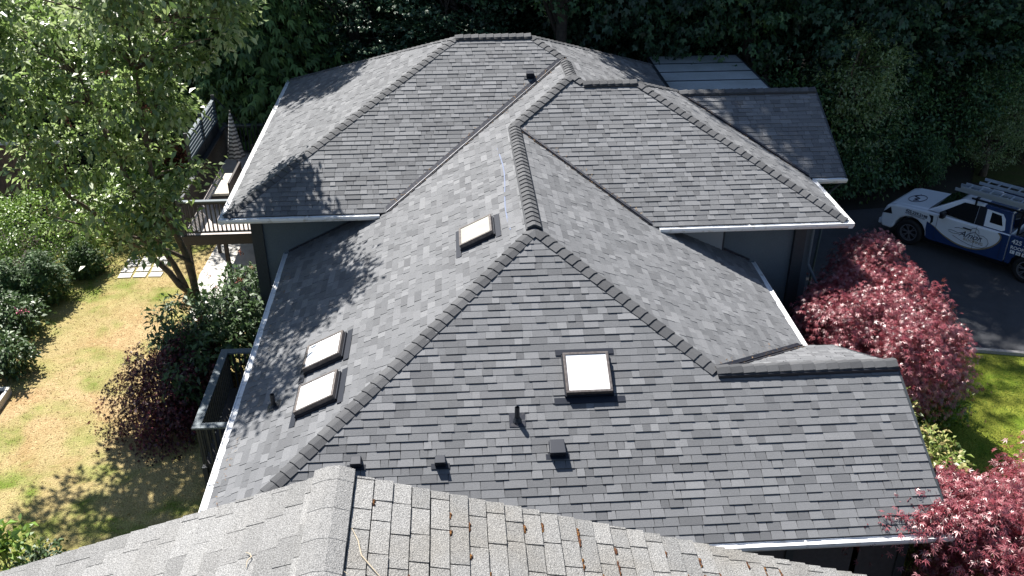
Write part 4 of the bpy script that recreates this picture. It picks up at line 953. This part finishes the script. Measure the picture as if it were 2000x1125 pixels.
# --- forest: a few crown kinds, each copied with its trunk
def forest_kind(seed, m, lobes, lsize, blobs, ncl, per, clr, bark='bark_dark', h=14, **k):
    me, C = crown_mesh('crown', m, blobs, ncl, per, clr, lsize, lobes, seed=seed, **k)
    g = np.random.default_rng(seed); b = MB(); sel = C[g.choice(len(C), 45, replace=False)]
    limbs(b, (0,0,0), (0,0,h), .24, [tuple(c) for c in sel], seed, r_end=.015, wob=.2, split=.2)
    return me, b.mesh('trunk', bark, smooth=True)
BL = [(0,0,9.5,3.4,3.4,5.2),(1.6,.5,5.5,2.6,2.6,2.6),(-1.6,-.6,5.8,2.6,2.6,2.8),(.2,1.5,4.2,2.2,2.0,1.6),(-.3,-1.7,4.0,2.2,2.0,1.6)]
K = [forest_kind(71,'leaf_forest',MAPLE,.14,BL,600,30,.5,h=13,flat=.3,tilt=.4,tone=(.45,.28),droop=.3,shell=.6),
     forest_kind(72,'leaf_bluegreen',MAPLE,.14,BL,600,30,.5,h=13,flat=.3,tilt=.4,tone=(.5,.28),droop=.3,shell=.6),
     forest_kind(73,'leaf_cedar',SPRAY,.34,[(0,0,4,2.3,2.3,3.0),(0,0,8,1.7,1.7,3.5),(0,0,12,.9,.9,2.5)],700,16,.5,h=13.5,flat=.5,droop=.6,tone=(.4,.25),shell=.7,sprays=.8),
     forest_kind(74,'leaf_forest',OVAL,.16,[(0,0,2.2,1.5,1.5,1.6),(.6,.4,3.4,1.2,1.2,1.2),(-.6,-.2,1.3,1.3,1.3,1.1)],420,16,.33,h=3,flat=.6,tone=(.6,.25),shell=.6),
     forest_kind(75,'leaf_cherry',OVAL,.16,[(0,0,3.5,2.6,2.4,2.6),(1,.5,6.2,1.9,1.9,2.2),(-1,-.3,5.4,1.8,1.8,2.0)],620,22,.42,bark='bark',h=7,flat=.6,tone=(.6,.25),shell=.65,droop=.3),
     forest_kind(76,'leaf_forest',MAPLE,.17,[(0,0,9,1.9,1.9,3),(0,0,14,2.2,2.2,4),(0,0,19,2.0,2.0,3.5)],620,26,.7,h=21,flat=.6,tone=(.5,.25),shell=.15,droop=.3)]
FDESC = [('bigleaf_tree','tree'),('bigleaf_tree','tree'),('cedar_tree','tree'),('understory_shrub','shrub'),('light_leaved_tree','tree'),('tall_tree','tree')]
def ftree(kind, x, y, s, rz, label=None, group=None, zs=1.0, z=None):
    nm, cat = FDESC[kind]; t = empty(nm, (x,y,G0-.05 if z is None else z), rz, label=label, cat=cat, group=group); t.scale = (s,s,s*zs)
    link('crown', K[kind][0], t, kind='stuff'); link('trunk', K[kind][1], t)
gF = 'dark leafy trees massed behind the house'; lF = 'tall dark leafy tree in the shaded wood behind the house'
gC = 'dark cedars massed behind the house'; lC = 'dark drooping cedar in the shaded wood behind the house'
gU = 'undergrowth shrubs at the foot of the wood'; lU = 'shaded green shrub growing at the foot of the wood'
fr = random.Random(12)
rows = [(18.6,[(-10.6,2,.75),(-4.4,1,.66),(-1.6,1,.8),(16.4,1,1.15)]),
        (21.5,[(-6,1,.8),(-2.7,0,.95),(.8,1,1.15),(4.4,0,1.15),(8.2,1,1.2),(11.4,0,1.2),(14.6,1,1.2),(20,0,1.25),(24,1,1.1)]),
        (25.5,[(-24,1,.9),(-19,0,.85),(-14,1,.85),(-9.5,0,.95),(-4.8,1,1.0),(-.6,0,1.1),(3,1,1.2),(6.8,0,1.2),(10.2,1,1.2),(14,0,1.2),(18,1,1.2),(22.5,0,1.2),(28,1,1.2)]),
        (30.5,[(-26,0,1),(-20,1,1),(-14,0,1),(-8,1,1.1),(-2,0,1.1),(4,1,1.2),(9.5,0,1.2),(15,1,1.2),(20.5,0,1.2),(26,1,1.2),(32,0,1.2)]),
        (37,[(-29,1,1.1),(-21,0,1.1),(-13,1,1.1),(-5,0,1.2),(3,1,1.2),(11,0,1.2),(19,1,1.2),(27,0,1.2),(35,1,1.2)]),
        (45,[(-33,0,1.2),(-22,1,1.2),(-11,0,1.2),(0,1,1.2),(11,0,1.2),(22,1,1.2),(33,0,1.2)])]
for y, L_ in rows:
    for x, kd, s in L_:
        ftree(kd, x+fr.uniform(-.5,.5), y+fr.uniform(-.6,.6), s*fr.uniform(.94,1.06), fr.uniform(0,6.28), lC if kd == 2 else lF, gC if kd == 2 else gF)
for x, y, s, zs, lb in ((5.0,19.4,1.0,1.3,'tall leafy tree just behind the rear ridge, its crown over the far roof slope'),(5.6,18.3,1.0,1.5,'tall leafy tree behind the left end of the metal shed roof'),(9.3,18.0,1.0,1.5,'tall leafy tree behind the right end of the metal shed roof'),(12.6,17.6,1.05,1.4,'tall leafy tree above the far right gable')):
    ftree(1 if x != 9.3 else 0, x, y, s, x, lb, None, zs)
for x, y, lb in ((3.9,21.0,'very tall tree deep behind the metal shed roof, left one'),(7.6,20.8,'very tall tree deep behind the metal shed roof, middle one'),(11.2,20.6,'very tall tree deep behind the metal shed roof, right one')):
    ftree(0, x, y, 1.15, x*2, lb, None, 1.45)
ftree(0, 16.6, 22.4, 1.15, 2.0, 'tall leafy tree shading the far lawn behind the truck', None, 1.4)
ftree(1, 19.6, 23.4, 1.15, 3.0, 'tall leafy tree at the right frame edge behind the far lawn', None, 1.4)
ftree(5, 2.3, 16.5, 1.0, .4, 'very tall narrow tree standing right behind the rear ridge')
ftree(2, -8.0, 17.3, 1.05, 1.0, 'slender drooping cedar right behind the far left roof corner')
for x, y, s, lb in ((12.3,15.2,.72,'mid green small tree between the far gable and the pickup truck'),(18.2,16.0,.5,'low bright green shrub tree behind the truck ladders'),(-12.5,17.8,1.0,'light green tree behind the rust red shrub'),(-16,18.4,1.05,'light green tree in front of the wooden fence'),(-20,19.4,1.0,'light green tree at the far left edge above the fence'),(-10,20.8,1.1,'light green tree right of the forked tree crown'),(-14,22.5,1.2,'light green tree deeper in the left garden'),(-18.6,23,1.2,'light green tree at the back of the left garden'),(-23,22,1.2,'light green tree in the top left corner')):
    ftree(4, x, y, s, fr.uniform(0,6), lb)
US = ['behind the far gable roof, right of the metal shed','behind the front of the pickup truck','in front of the wood behind the truck cab','left of the far lawn behind the truck ladders','against the north side of the far gable','between the far gable and the driveway end','beside the far lawn, left one','beside the far lawn, right one','behind the louvred screen of the rear deck','behind the far end of the rear deck','by the far left corner of the rear roof','behind the rust red shrub','at the left frame edge behind the fence','at the right frame edge beyond the far lawn','lowest at the driveway edge behind the truck hood']
for (x, y, s), u_ in zip(((10.6,15.4,1.0),(12.6,15.2,1.05),(14.4,15.9,1.0),(16.6,16.4,.9),(9.2,14.2,.75),(11.8,14.1,.6),(18.6,17.4,1.0),(21.5,18.6,1.0),(-10.2,17.6,.9),(-6.0,18.0,.8),(-3.8,17.2,.7),(-13.5,18.8,1.0),(-17.2,17.6,.8),(25,19.5,1.0),(15.2,14.8,.5)), US):
    ftree(3, x, y, s, fr.uniform(0,6.28), 'shaded green shrub ' + u_, gU)

for x, y, h, sd, lb in ((18.7,17.2,4.2,91,'slender pale stemmed young tree left of the far lawn'),(19.6,17.8,4.6,92,'slender pale stemmed young tree in the middle by the far lawn'),(20.3,17.0,4.0,93,'slender pale stemmed young tree nearest the right frame edge')):
    plant('young_tree', (x,y,G0), dict(blobs=[(0,0,h,1.0,1.0,.9)], ncl=90, per=16, clr=.3, lsize=.13, flat=.5, tone=(.5,.25)), 'leaf_forest', lb, 'tree', top=(.2,0,h), r0=.05, ntarg=14, seed=sd, split=.6)
# --- grass tufts
def grass(name, m, n_, region, h, seed, label):
    g = np.random.default_rng(seed); P_ = region(g, n_); k = len(P_); P3 = np.concatenate([P_, np.full((k,1), G0)], 1)
    D_ = g.normal(size=(k,3))*[1,1,.1]; D_[:,2] += .55; N_ = g.normal(size=(k,3))
    V, F, nl = leaf_geo(P3, D_, N_, h*(.5+g.random(k)), ((0,1,.14),), .02)
    noise = np.sin(P_[:,0]*1.3+np.sin(P_[:,1]*.9)*2)*.5+.5
    tn = np.clip(.55 + .25*g.normal(size=k) - .25*(noise > .75), 0, 1)
    link(name, npmesh(name, V, F, m, tn), kind='stuff', label=label, cat='grass')
def regL(g, n_):
    p = np.stack([g.uniform(-14.5,-6.3,n_), g.uniform(-5,14.5,n_)], 1); return p[~((p[:,0] > -9.1) & (p[:,1] > 7.2)) & (p[:,0] > -14.7+np.clip(p[:,1]-9,0,9)*.25)]
def regR(g, n_):
    p = np.stack([g.uniform(8.3,14.5,n_), g.uniform(-6,4.6,n_)], 1); return p[p[:,1] < 5.0-(p[:,0]-8.2)*.235]
grass('grass', 'grass_blade_dry', 20000, regL, .045, 81, 'straw-coloured dry grass covering the left lawn')
grass('grass', 'grass_blade_green', 34000, regR, .04, 82, 'green grass covering the front lawn')

# ================================================================== TRUCK
fa = Vector((12.97,10.64)); ra = Vector((15.3,7.9)); fwd = (fa-ra).normalized(); ang = math.atan2(fwd.y, fwd.x)
left = Vector((-fwd.y, fwd.x)); ctr = fa - left*.84 
truck = empty('pickup_truck', (ctr.x, ctr.y, G0+.004), ang, label='white and navy pickup truck with ladders on its rack parked in the driveway', cat='truck')
WB = 3.62; HW = .97
def arc(cx, cz, r, a0, a1, n=9): return [(cx+r*math.cos(math.radians(a0+(a1-a0)*i/(n-1))), cz+r*math.sin(math.radians(a0+(a1-a0)*i/(n-1)))) for i in range(n)]
low = [(.90,.38),(.97,.55),(.96,.78),(.90,.98),(.84,1.12),(.6,1.20),(0,1.26),(-.42,1.30),(-2.93,1.33),(-2.93,.46),(-.62,.42)] + arc(0,.44,.52,180,0) + [(.6,.38)]
b = MB(); b.prism(low, 'y', -HW, HW); b.obj('body', 'truck_white', truck, bevel=.05)
# hood bulge
b = MB(); b.add([(.78,-.78,1.14),(.78,.78,1.14),(-.42,.84,1.305),(-.42,-.84,1.305),(.74,-.7,1.18),(.74,.7,1.18),(-.42,.76,1.345),(-.42,-.76,1.345)], [(4,5,6,7),(0,1,5,4),(1,2,6,5),(2,3,7,6),(3,0,4,7)]); b.obj('hood', 'truck_white', truck, bevel=.03)
# greenhouse
zt, zb = 1.93, 1.325
yb_ = lambda z: .92 - .2*(z-zb)/(zt-zb)
def cabpiece(xb0, xt0, xb1, xt1, m, nm):
    b = MB(); b.add([(xb0,-.92,zb),(xb0,.92,zb),(xb1,.92,zb),(xb1,-.92,zb),(xt0,-.72,zt),(xt0,.72,zt),(xt1,.72,zt),(xt1,-.72,zt)], [(3,2,1,0),(4,5,6,7),(0,1,5,4),(1,2,6,5),(2,3,7,6),(3,0,4,7)]); b.obj(nm, m, truck, bevel=.035)
cabpiece(-.40,-1.33,-1.98,-1.98,'truck_white','cab'); cabpiece(-1.981,-1.981,-2.93,-2.80,'truck_navy','cab')
def side_pane(pts, m, nm, off=.006, sides=(1,-1), parent=truck):
    for sg in sides:
        b = MB(); k = len(pts); ou = [(x, sg*(yb_(z)+off), z) for x, z in pts]; inn = [(x, sg*(yb_(z)-.02), z) for x, z in pts]
        b.add(ou+inn, [tuple(range(k))]+[(i,(i+1)%k,k+(i+1)%k,k+i) for i in range(k)]); b.obj(nm, m, parent)
side_pane([(-.78,1.36),(-1.40,1.84),(-1.84,1.86),(-1.86,1.33)], 'truck_glass', 'window')
side_pane([(-1.87,1.335),(-1.85,1.87),(-2.06,1.87),(-2.12,1.335)], 'truck_black', 'pillar_trim', off=.008)
side_pane([(-2.14,1.36),(-2.08,1.84),(-2.55,1.82),(-2.66,1.70),(-2.74,1.40),(-2.66,1.36)], 'truck_white', 'window', off=.006, sides=(1,))
side_pane([(-2.26,1.50),(-2.24,1.79),(-2.52,1.77),(-2.64,1.50)], 'truck_glass', 'window', off=.010, sides=(1,))
side_pane([(-2.14,1.36),(-2.08,1.84),(-2.55,1.82),(-2.66,1.70),(-2.74,1.40)], 'truck_glass', 'window', off=.006, sides=(-1,))
b = MB(); f_ = lambda t, y: (-.40-.93*t + .012, y, zb+(zt-zb)*t+.012)
b.add([f_(.04,-.84),f_(.04,.84),f_(.92,.67),f_(.92,-.67),(-.75,-.8,1.36),(-.75,.8,1.36)], [(0,1,2,3)]); b.obj('windshield', 'truck_glass', truck)
b = MB(); b.add([(-2.945,.7,1.42),(-2.945,-.7,1.42),(-2.835,-.6,1.84),(-2.835,.6,1.84)], [(0,1,2,3)]); b.obj('rear_window', 'truck_glass', truck)
# bed
for sg in (1,-1):
    pl = [(-2.95,1.36),(-4.9,1.40),(-4.95,.62),(-4.25,.56)] + arc(-WB,.44,.52,180,0)[0:9] + [(-3.02,.46),(-2.95,.46)]
    b = MB(); y0, y1 = (HW-.09, HW-.001) if sg > 0 else (-HW+.001, -HW+.09); b.prism(pl, 'y', y0, y1); b.obj('bed_side', 'truck_navy', truck, bevel=.02)
b = MB(); b.box((-4.9,-HW+.1,.62),(-2.96,HW-.1,.72)); b.obj('bed_floor', 'truck_black', truck)
b = MB(); b.box((-4.97,-HW+.09,.6),(-4.9,HW-.09,1.38)); b.obj('tailgate', 'truck_navy', truck, bevel=.015)
b = MB(); b.box((-5.12,-.92,.42),(-4.98,.92,.6)); b.obj('rear_bumper', 'truck_black', truck, bevel=.03)
# side graphics: navy field, tan edge, on the driver side and mirrored
def curve_pts():
    P4 = [(-.50,.98),(-.75,.88),(-1.05,.70),(-1.45,.56),(-1.85,.53),(-2.2,.60),(-2.5,.78),(-2.68,1.0),(-2.72,1.2),(-2.62,1.315)]
    out = []
    for i in range(len(P4)-1):
        p0, p1, p2, p3 = P4[max(i-1,0)], P4[i], P4[i+1], P4[min(i+2,len(P4)-1)]
        for k in range(4):
            t = k/4; out.append(tuple(.5*((2*p1[j])+(-p0[j]+p2[j])*t+(2*p0[j]-5*p1[j]+4*p2[j]-p3[j])*t*t+(-p0[j]+3*p1[j]-3*p2[j]+p3[j])*t**3) for j in (0,1)))
    return out+[P4[-1]]
cp = curve_pts()
for sg in (1,-1):
    b = MB(); pl = cp + [(-2.925,1.315),(-2.925,.465),(-.66,.425),(-.545,.47),(-.54,.60),(-.50,.72)]
    yy = sg*(HW+.003); b.add([(x, yy, z) for x, z in pl], [tuple(range(len(pl)))]); b.obj('navy_wrap', 'truck_navy', truck)
    for off, m, w in ((.0055,'decal_tan',.035),):
        b = MB(); yy = sg*(HW+off); vs = []
        for i, p in enumerate(cp):
            a = cp[max(i-1,0)]; c = cp[min(i+1,len(cp)-1)]; tx, tz = c[0]-a[0], c[1]-a[1]; l_ = math.hypot(tx,tz); nx, nz = tz/l_, -tx/l_; ww = w*min(1,.15+i/12)
            vs += [(p[0]+nx*ww, yy, p[1]+nz*ww), (p[0]-nx*ww*.2, yy, p[1]-nz*ww*.2)]
        b.add(vs, [(2*i,2*i+1,2*i+3,2*i+2) for i in range(len(cp)-1)]); b.obj('wrap_stripe', m, truck)
    # door seams
    b = MB()
    for x0, z0, z1 in ((-.80,.46,1.31),(-1.98,.46,1.31),(-2.76,.5,1.31)): b.box((x0-.004, sg*(HW+.0065)-.001, z0),(x0+.004, sg*(HW+.0065)+.001, z1))
    b.obj('door_seam', 'truck_black', truck)
    b = MB(); b.box((-1.86,sg*(HW+.03)-.018,1.13),(-1.6,sg*(HW+.03)+.018,1.165)); b.obj('door_handle', 'truck_black', truck, bevel=.01)
    b = MB(); b.box((-1.05,sg*(HW+.14)-.12,1.30),(-.9,sg*(HW+.14)+.12,1.5)); b.obj('mirror', 'truck_black', truck, bevel=.04)
    b = MB(); b.add([(.93,sg*.60,.86),(.945,sg*.975,.84),(.62,sg*.978,.88),(.70,sg*.978,1.10),(.86,sg*.62,1.08)], [(0,1,4),(1,2,3,4)]); b.obj('headlight', 'truck_black', truck)
    b = MB(); pl = [(-.66,1.22),(-.52,1.22),(-.60,1.10),(-.60,.92),(-.68,1.02)]; b.add([(x, sg*(HW+.007), z) for x, z in pl], [tuple(range(5))]); b.obj('fender_vent', 'truck_black', truck)
b = MB(); b.box((.955,-.56,.66),(.985,.56,1.0)); b.obj('grille', 'truck_black', truck, bevel=.02)
b = MB(); b.box((.95,-.93,.42),(1.04,.93,.6)); b.obj('front_bumper', 'truck_white', truck, bevel=.03)
# wheels
def wheel(x, sg):
    w = bpy.data.objects.new('wheel', None); COL.objects.link(w); w.parent = truck; w.location = (x, sg*.84, .42)
    b = MB(); n_ = 30; prof = [(.27,-.12),(.36,-.14),(.415,-.115),(.42,0),(.415,.115),(.36,.14),(.27,.12)]
    for r, y in prof:
        for j in range(n_): a = 2*math.pi*j/n_; b.v.append((r*math.cos(a), y, r*math.sin(a)))
    for i in range(len(prof)-1):
        for j in range(n_): b.f.append((i*n_+j, i*n_+(j+1)%n_, (i+1)*n_+(j+1)%n_, (i+1)*n_+j)); b.t.append(.5)
    b.obj('tyre', 'tyre', w, smooth=True)
    b = MB(); 
    for r0, r1, y0, y1 in ((.25,.275,.03,.125),): 
        for (r, y) in ((r1,-.1),(r1,y1),(r0,y1),(r0,-.1)):
            for j in range(n_): a = 2*math.pi*j/n_; b.v.append((r*math.cos(a), sg*y, r*math.sin(a)))
        for i in range(3):
            for j in range(n_): b.f.append((i*n_+j, i*n_+(j+1)%n_, (i+1)*n_+(j+1)%n_, (i+1)*n_+j)); b.t.append(.5)
    b.obj('rim', 'alloy', w)
    b = MB(); b.tube([(0,sg*-.02,0),(0,sg*.02,0)], .25, 24); b.obj('brake_disc', 'truck_black', w)
    for k in range(6):
        a = math.radians(60*k+15); b = MB()
        for da in (-.16,.16):
            b.beam((.05*math.cos(a),sg*.09,.05*math.sin(a)), (.255*math.cos(a+da),sg*.105,.255*math.sin(a+da)), .022, .03, up=(0,1,0))
        b.obj('spoke', 'alloy', w)
    b = MB(); b.tube([(0,sg*.04,0),(0,sg*.11,0)], [.06,.05], 12); b.obj('hub', 'alloy', w)
for x in (0,-WB):
    for sg in (1,-1): wheel(x, sg)
b = MB(); b.box((-3.0,-.8,.25),(.3,.8,.46)); b.box((-4.9,-.7,.35),(-3.0,.7,.61)); b.obj('chassis', 'truck_black', truck)
# rack
b = MB()
for x in (-1.75,-3.1,-4.7):
    b.beam((x,-.86,2.10),(x,.86,2.10),.06,.05)
for sg in (1,-1):
    b.beam((-1.6,sg*.84,2.07),(-4.9,sg*.84,2.07),.05,.05)
    for x in (-3.1,-4.7): b.beam((x,sg*.88,1.38),(x,sg*.86,2.08),.06,.05, up=(0,1,0))
    b.beam((-3.15,sg*.87,1.4),(-3.75,sg*.86,2.05),.035,.035); b.beam((-1.75,sg*.84,1.9),(-1.75,sg*.84,2.08),.05,.05,up=(0,1,0))
b.obj('ladder_rack', 'truck_black', truck)
# writing
def text_part(s, size, x, z, m, parent=truck, y=HW+.009, ex=.001, shear=0, name='lettering', rot=0, sx=1, bold=0):
    cu = bpy.data.curves.new('txt', 'FONT'); cu.body = s; cu.size = size; cu.extrude = ex; cu.shear = shear; cu.offset = bold; cu.align_x = 'LEFT'
    o = bpy.data.objects.new('txt', cu); COL.objects.link(o); bpy.context.view_layer.update()
    me = bpy.data.meshes.new_from_object(o); me.name = name; bpy.data.objects.remove(o); bpy.data.curves.remove(cu)
    me.materials.clear(); me.materials.append(MATS[m])
    r = link(name, me, parent)
    mt = Matrix(((-1,0,0,x),(0,0,1,y),(0,1,0,z),(0,0,0,1))) @ Matrix.Rotation(rot, 4, 'Z') @ Matrix.Diagonal((sx,1,1,1)); r.matrix_local = mt; return r
text_part('425.229.2198', .13, .22, 1.10, 'decal_navy', rot=-.05, bold=.003)
text_part('AMORROOFING.NET', .07, .22, 1.035, 'decal_navy', rot=-.05)
text_part('Amor', .27, -1.52, .86, 'decal_navy', shear=.5, sx=1.0)
text_part('ROOFING', .12, -1.68, .755, 'decal_tan', sx=1.1)
text_part('425 229 2198', .19, -3.03, 1.12, 'decal_white', y=HW+.004, bold=.004)
text_part('| AMOR', .19, -4.32, 1.12, 'decal_white', y=HW+.004, bold=.004)
text_part('ROOFING · GUTTERS', .14, -3.03, .95, 'decal_white', y=HW+.004, bold=.003)
def ring(pts, w, m, y, closed=False, nm='emblem'):
    b = MB(); b.tube([(x, y, z) for x, z in pts], w, 4, cap=False); o = b.obj(nm, m, truck); return o
# house gable mark and cloud outline round the name
ring([(-1.80,1.0),(-1.97,1.11),(-2.17,.97),(-2.18,.85)], .010, 'decal_navy', HW+.008)
cl = []
for cx, cz, r, a0, a1 in ((-1.95,1.12,.14,180,20),(-2.32,.93,.20,120,-60),(-1.95,.80,.22,-70,-130)):
    cl += arc(cx, cz, r, a0 if cx != -1.95 or cz < 1 else 10, a1 if cx != -1.95 or cz < 1 else 170, 9) if False else []
cl = arc(-1.98,1.12,.13,200,20,8)[0:0] + arc(-1.96,1.10,.13,-15,170,8)[::-1][::-1] 
cl = [(-1.84,1.06),(-1.83,1.14),(-1.88,1.21),(-1.97,1.23),(-2.06,1.19),(-2.09,1.10),(-2.08,1.04),(-2.22,1.06),(-2.35,1.0),(-2.41,.89),(-2.38,.77),(-2.27,.68),(-2.1,.645),(-1.85,.66),(-1.6,.72),(-1.35,.80)]
ring(cl, .006, 'decal_navy', HW+.008)
ring([(-1.60,1.09),(-1.45,1.10),(-1.36,1.06)], .006, 'decal_navy', HW+.008)
ring([(-1.52,.90),(-1.35,.87),(-1.22,.89),(-1.20,.95),(-1.32,.96),(-1.5,.93),(-1.62,.98)], .006, 'decal_navy', HW+.008)
for k in range(3):
    b = MB(); x = -3.05-k*.17; z = .80; b.prism([(x,z),(x-.13,z),(x-.13,z+.11),(x,z+.11)], 'y', HW, HW+.006); o = b.obj('social_icon', 'decal_white', truck, bevel=.004)
    text_part('fxG'[k] if k != 1 else 'o', .11, x-.035, z+.02, 'truck_navy', y=HW+.0075)
# hood emblem
b = MB(); hz = lambda x: 1.18+(.74-x)*(.205/1.34)+.009
pts = [(.25+.26*math.cos(a), .12+.34*math.sin(a)) for a in np.linspace(0, 2*math.pi, 29)]
b.tube([(x, y, hz(x)) for x, y in pts], .01, 4, cap=False); b.obj('emblem', 'decal_navy', truck)
b = MB(); b.tube([(.30,-.25,hz(.3)),(.42,-.05,hz(.42)),(.2,.1,hz(.2)),(.32,.2,hz(.32)),(.16,.28,hz(.16)),(.3,.36,hz(.3))], .018, 4); b.obj('emblem', 'decal_navy', truck)
# cargo
TW_ = lambda x, y, z: truck.matrix_basis @ Vector((x,y,z))
bpy.context.view_layer.update()
def cargo(name, lo, hi, m, label, cat):
    c = ((lo[0]+hi[0])/2, (lo[1]+hi[1])/2, lo[2]); t = empty(name, TW_(*c), ang, label=label, cat=cat); b = MB(); b.box((lo[0]-c[0],lo[1]-c[1],0),(hi[0]-c[0],hi[1]-c[1],hi[2]-lo[2])); b.obj('body', m, t, bevel=.03)
    b = MB(); b.box((lo[0]-c[0]-.01,lo[1]-c[1]-.01,hi[2]-lo[2]+.002),(hi[0]-c[0]+.01,hi[1]-c[1]+.01,hi[2]-lo[2]+.04)); b.obj('lid', m, t, bevel=.01)
cargo('storage_bin', (-4.6,-.6,.722),(-3.7,.5,1.16), 'cargo_yellow', 'yellow-green bin in the bed of the pickup truck', 'bin')
cargo('toolbox', (-4.8,.52,.722),(-4.4,.84,1.3), 'cargo_green', 'green toolbox at the tail end of the truck bed', 'toolbox')
cargo('black_bag', (-3.55,-.3,.722),(-3.05,.7,1.2), 'truck_black', 'black tool bag behind the cab of the pickup truck', 'bag')
# ladders on the rack
def ladder(y, z, x0, x1, w, label):
    t = empty('ladder', TW_(x0, y, z), ang, label=label, cat='ladder', group='aluminium ladders on the truck rack')
    L_ = x1-x0
    for s_ in (-1,1):
        b = MB(); b.box((-abs(L_), s_*w/2-.018, 0),(0, s_*w/2+.018, .085)); b.obj('rail', 'aluminium', t)
    k = int(abs(L_)/.305)
    for i in range(k):
        b = MB(); b.box((-.2-i*.305-.02,-w/2+.019,.03),(-.2-i*.305+.02,w/2-.019,.06)); b.obj('rung', 'aluminium', t)
ladder(.52,2.13,-1.02,-6.2,.42,'aluminium ladder lowest in the near stack on the truck rack')
ladder(.56,2.222,-1.18,-6.4,.38,'aluminium ladder topmost in the near stack on the truck rack')
ladder(-.45,2.13,-1.35,-6.3,.42,'aluminium ladder on the far side of the truck rack')
print('objects', len(bpy.data.objects))
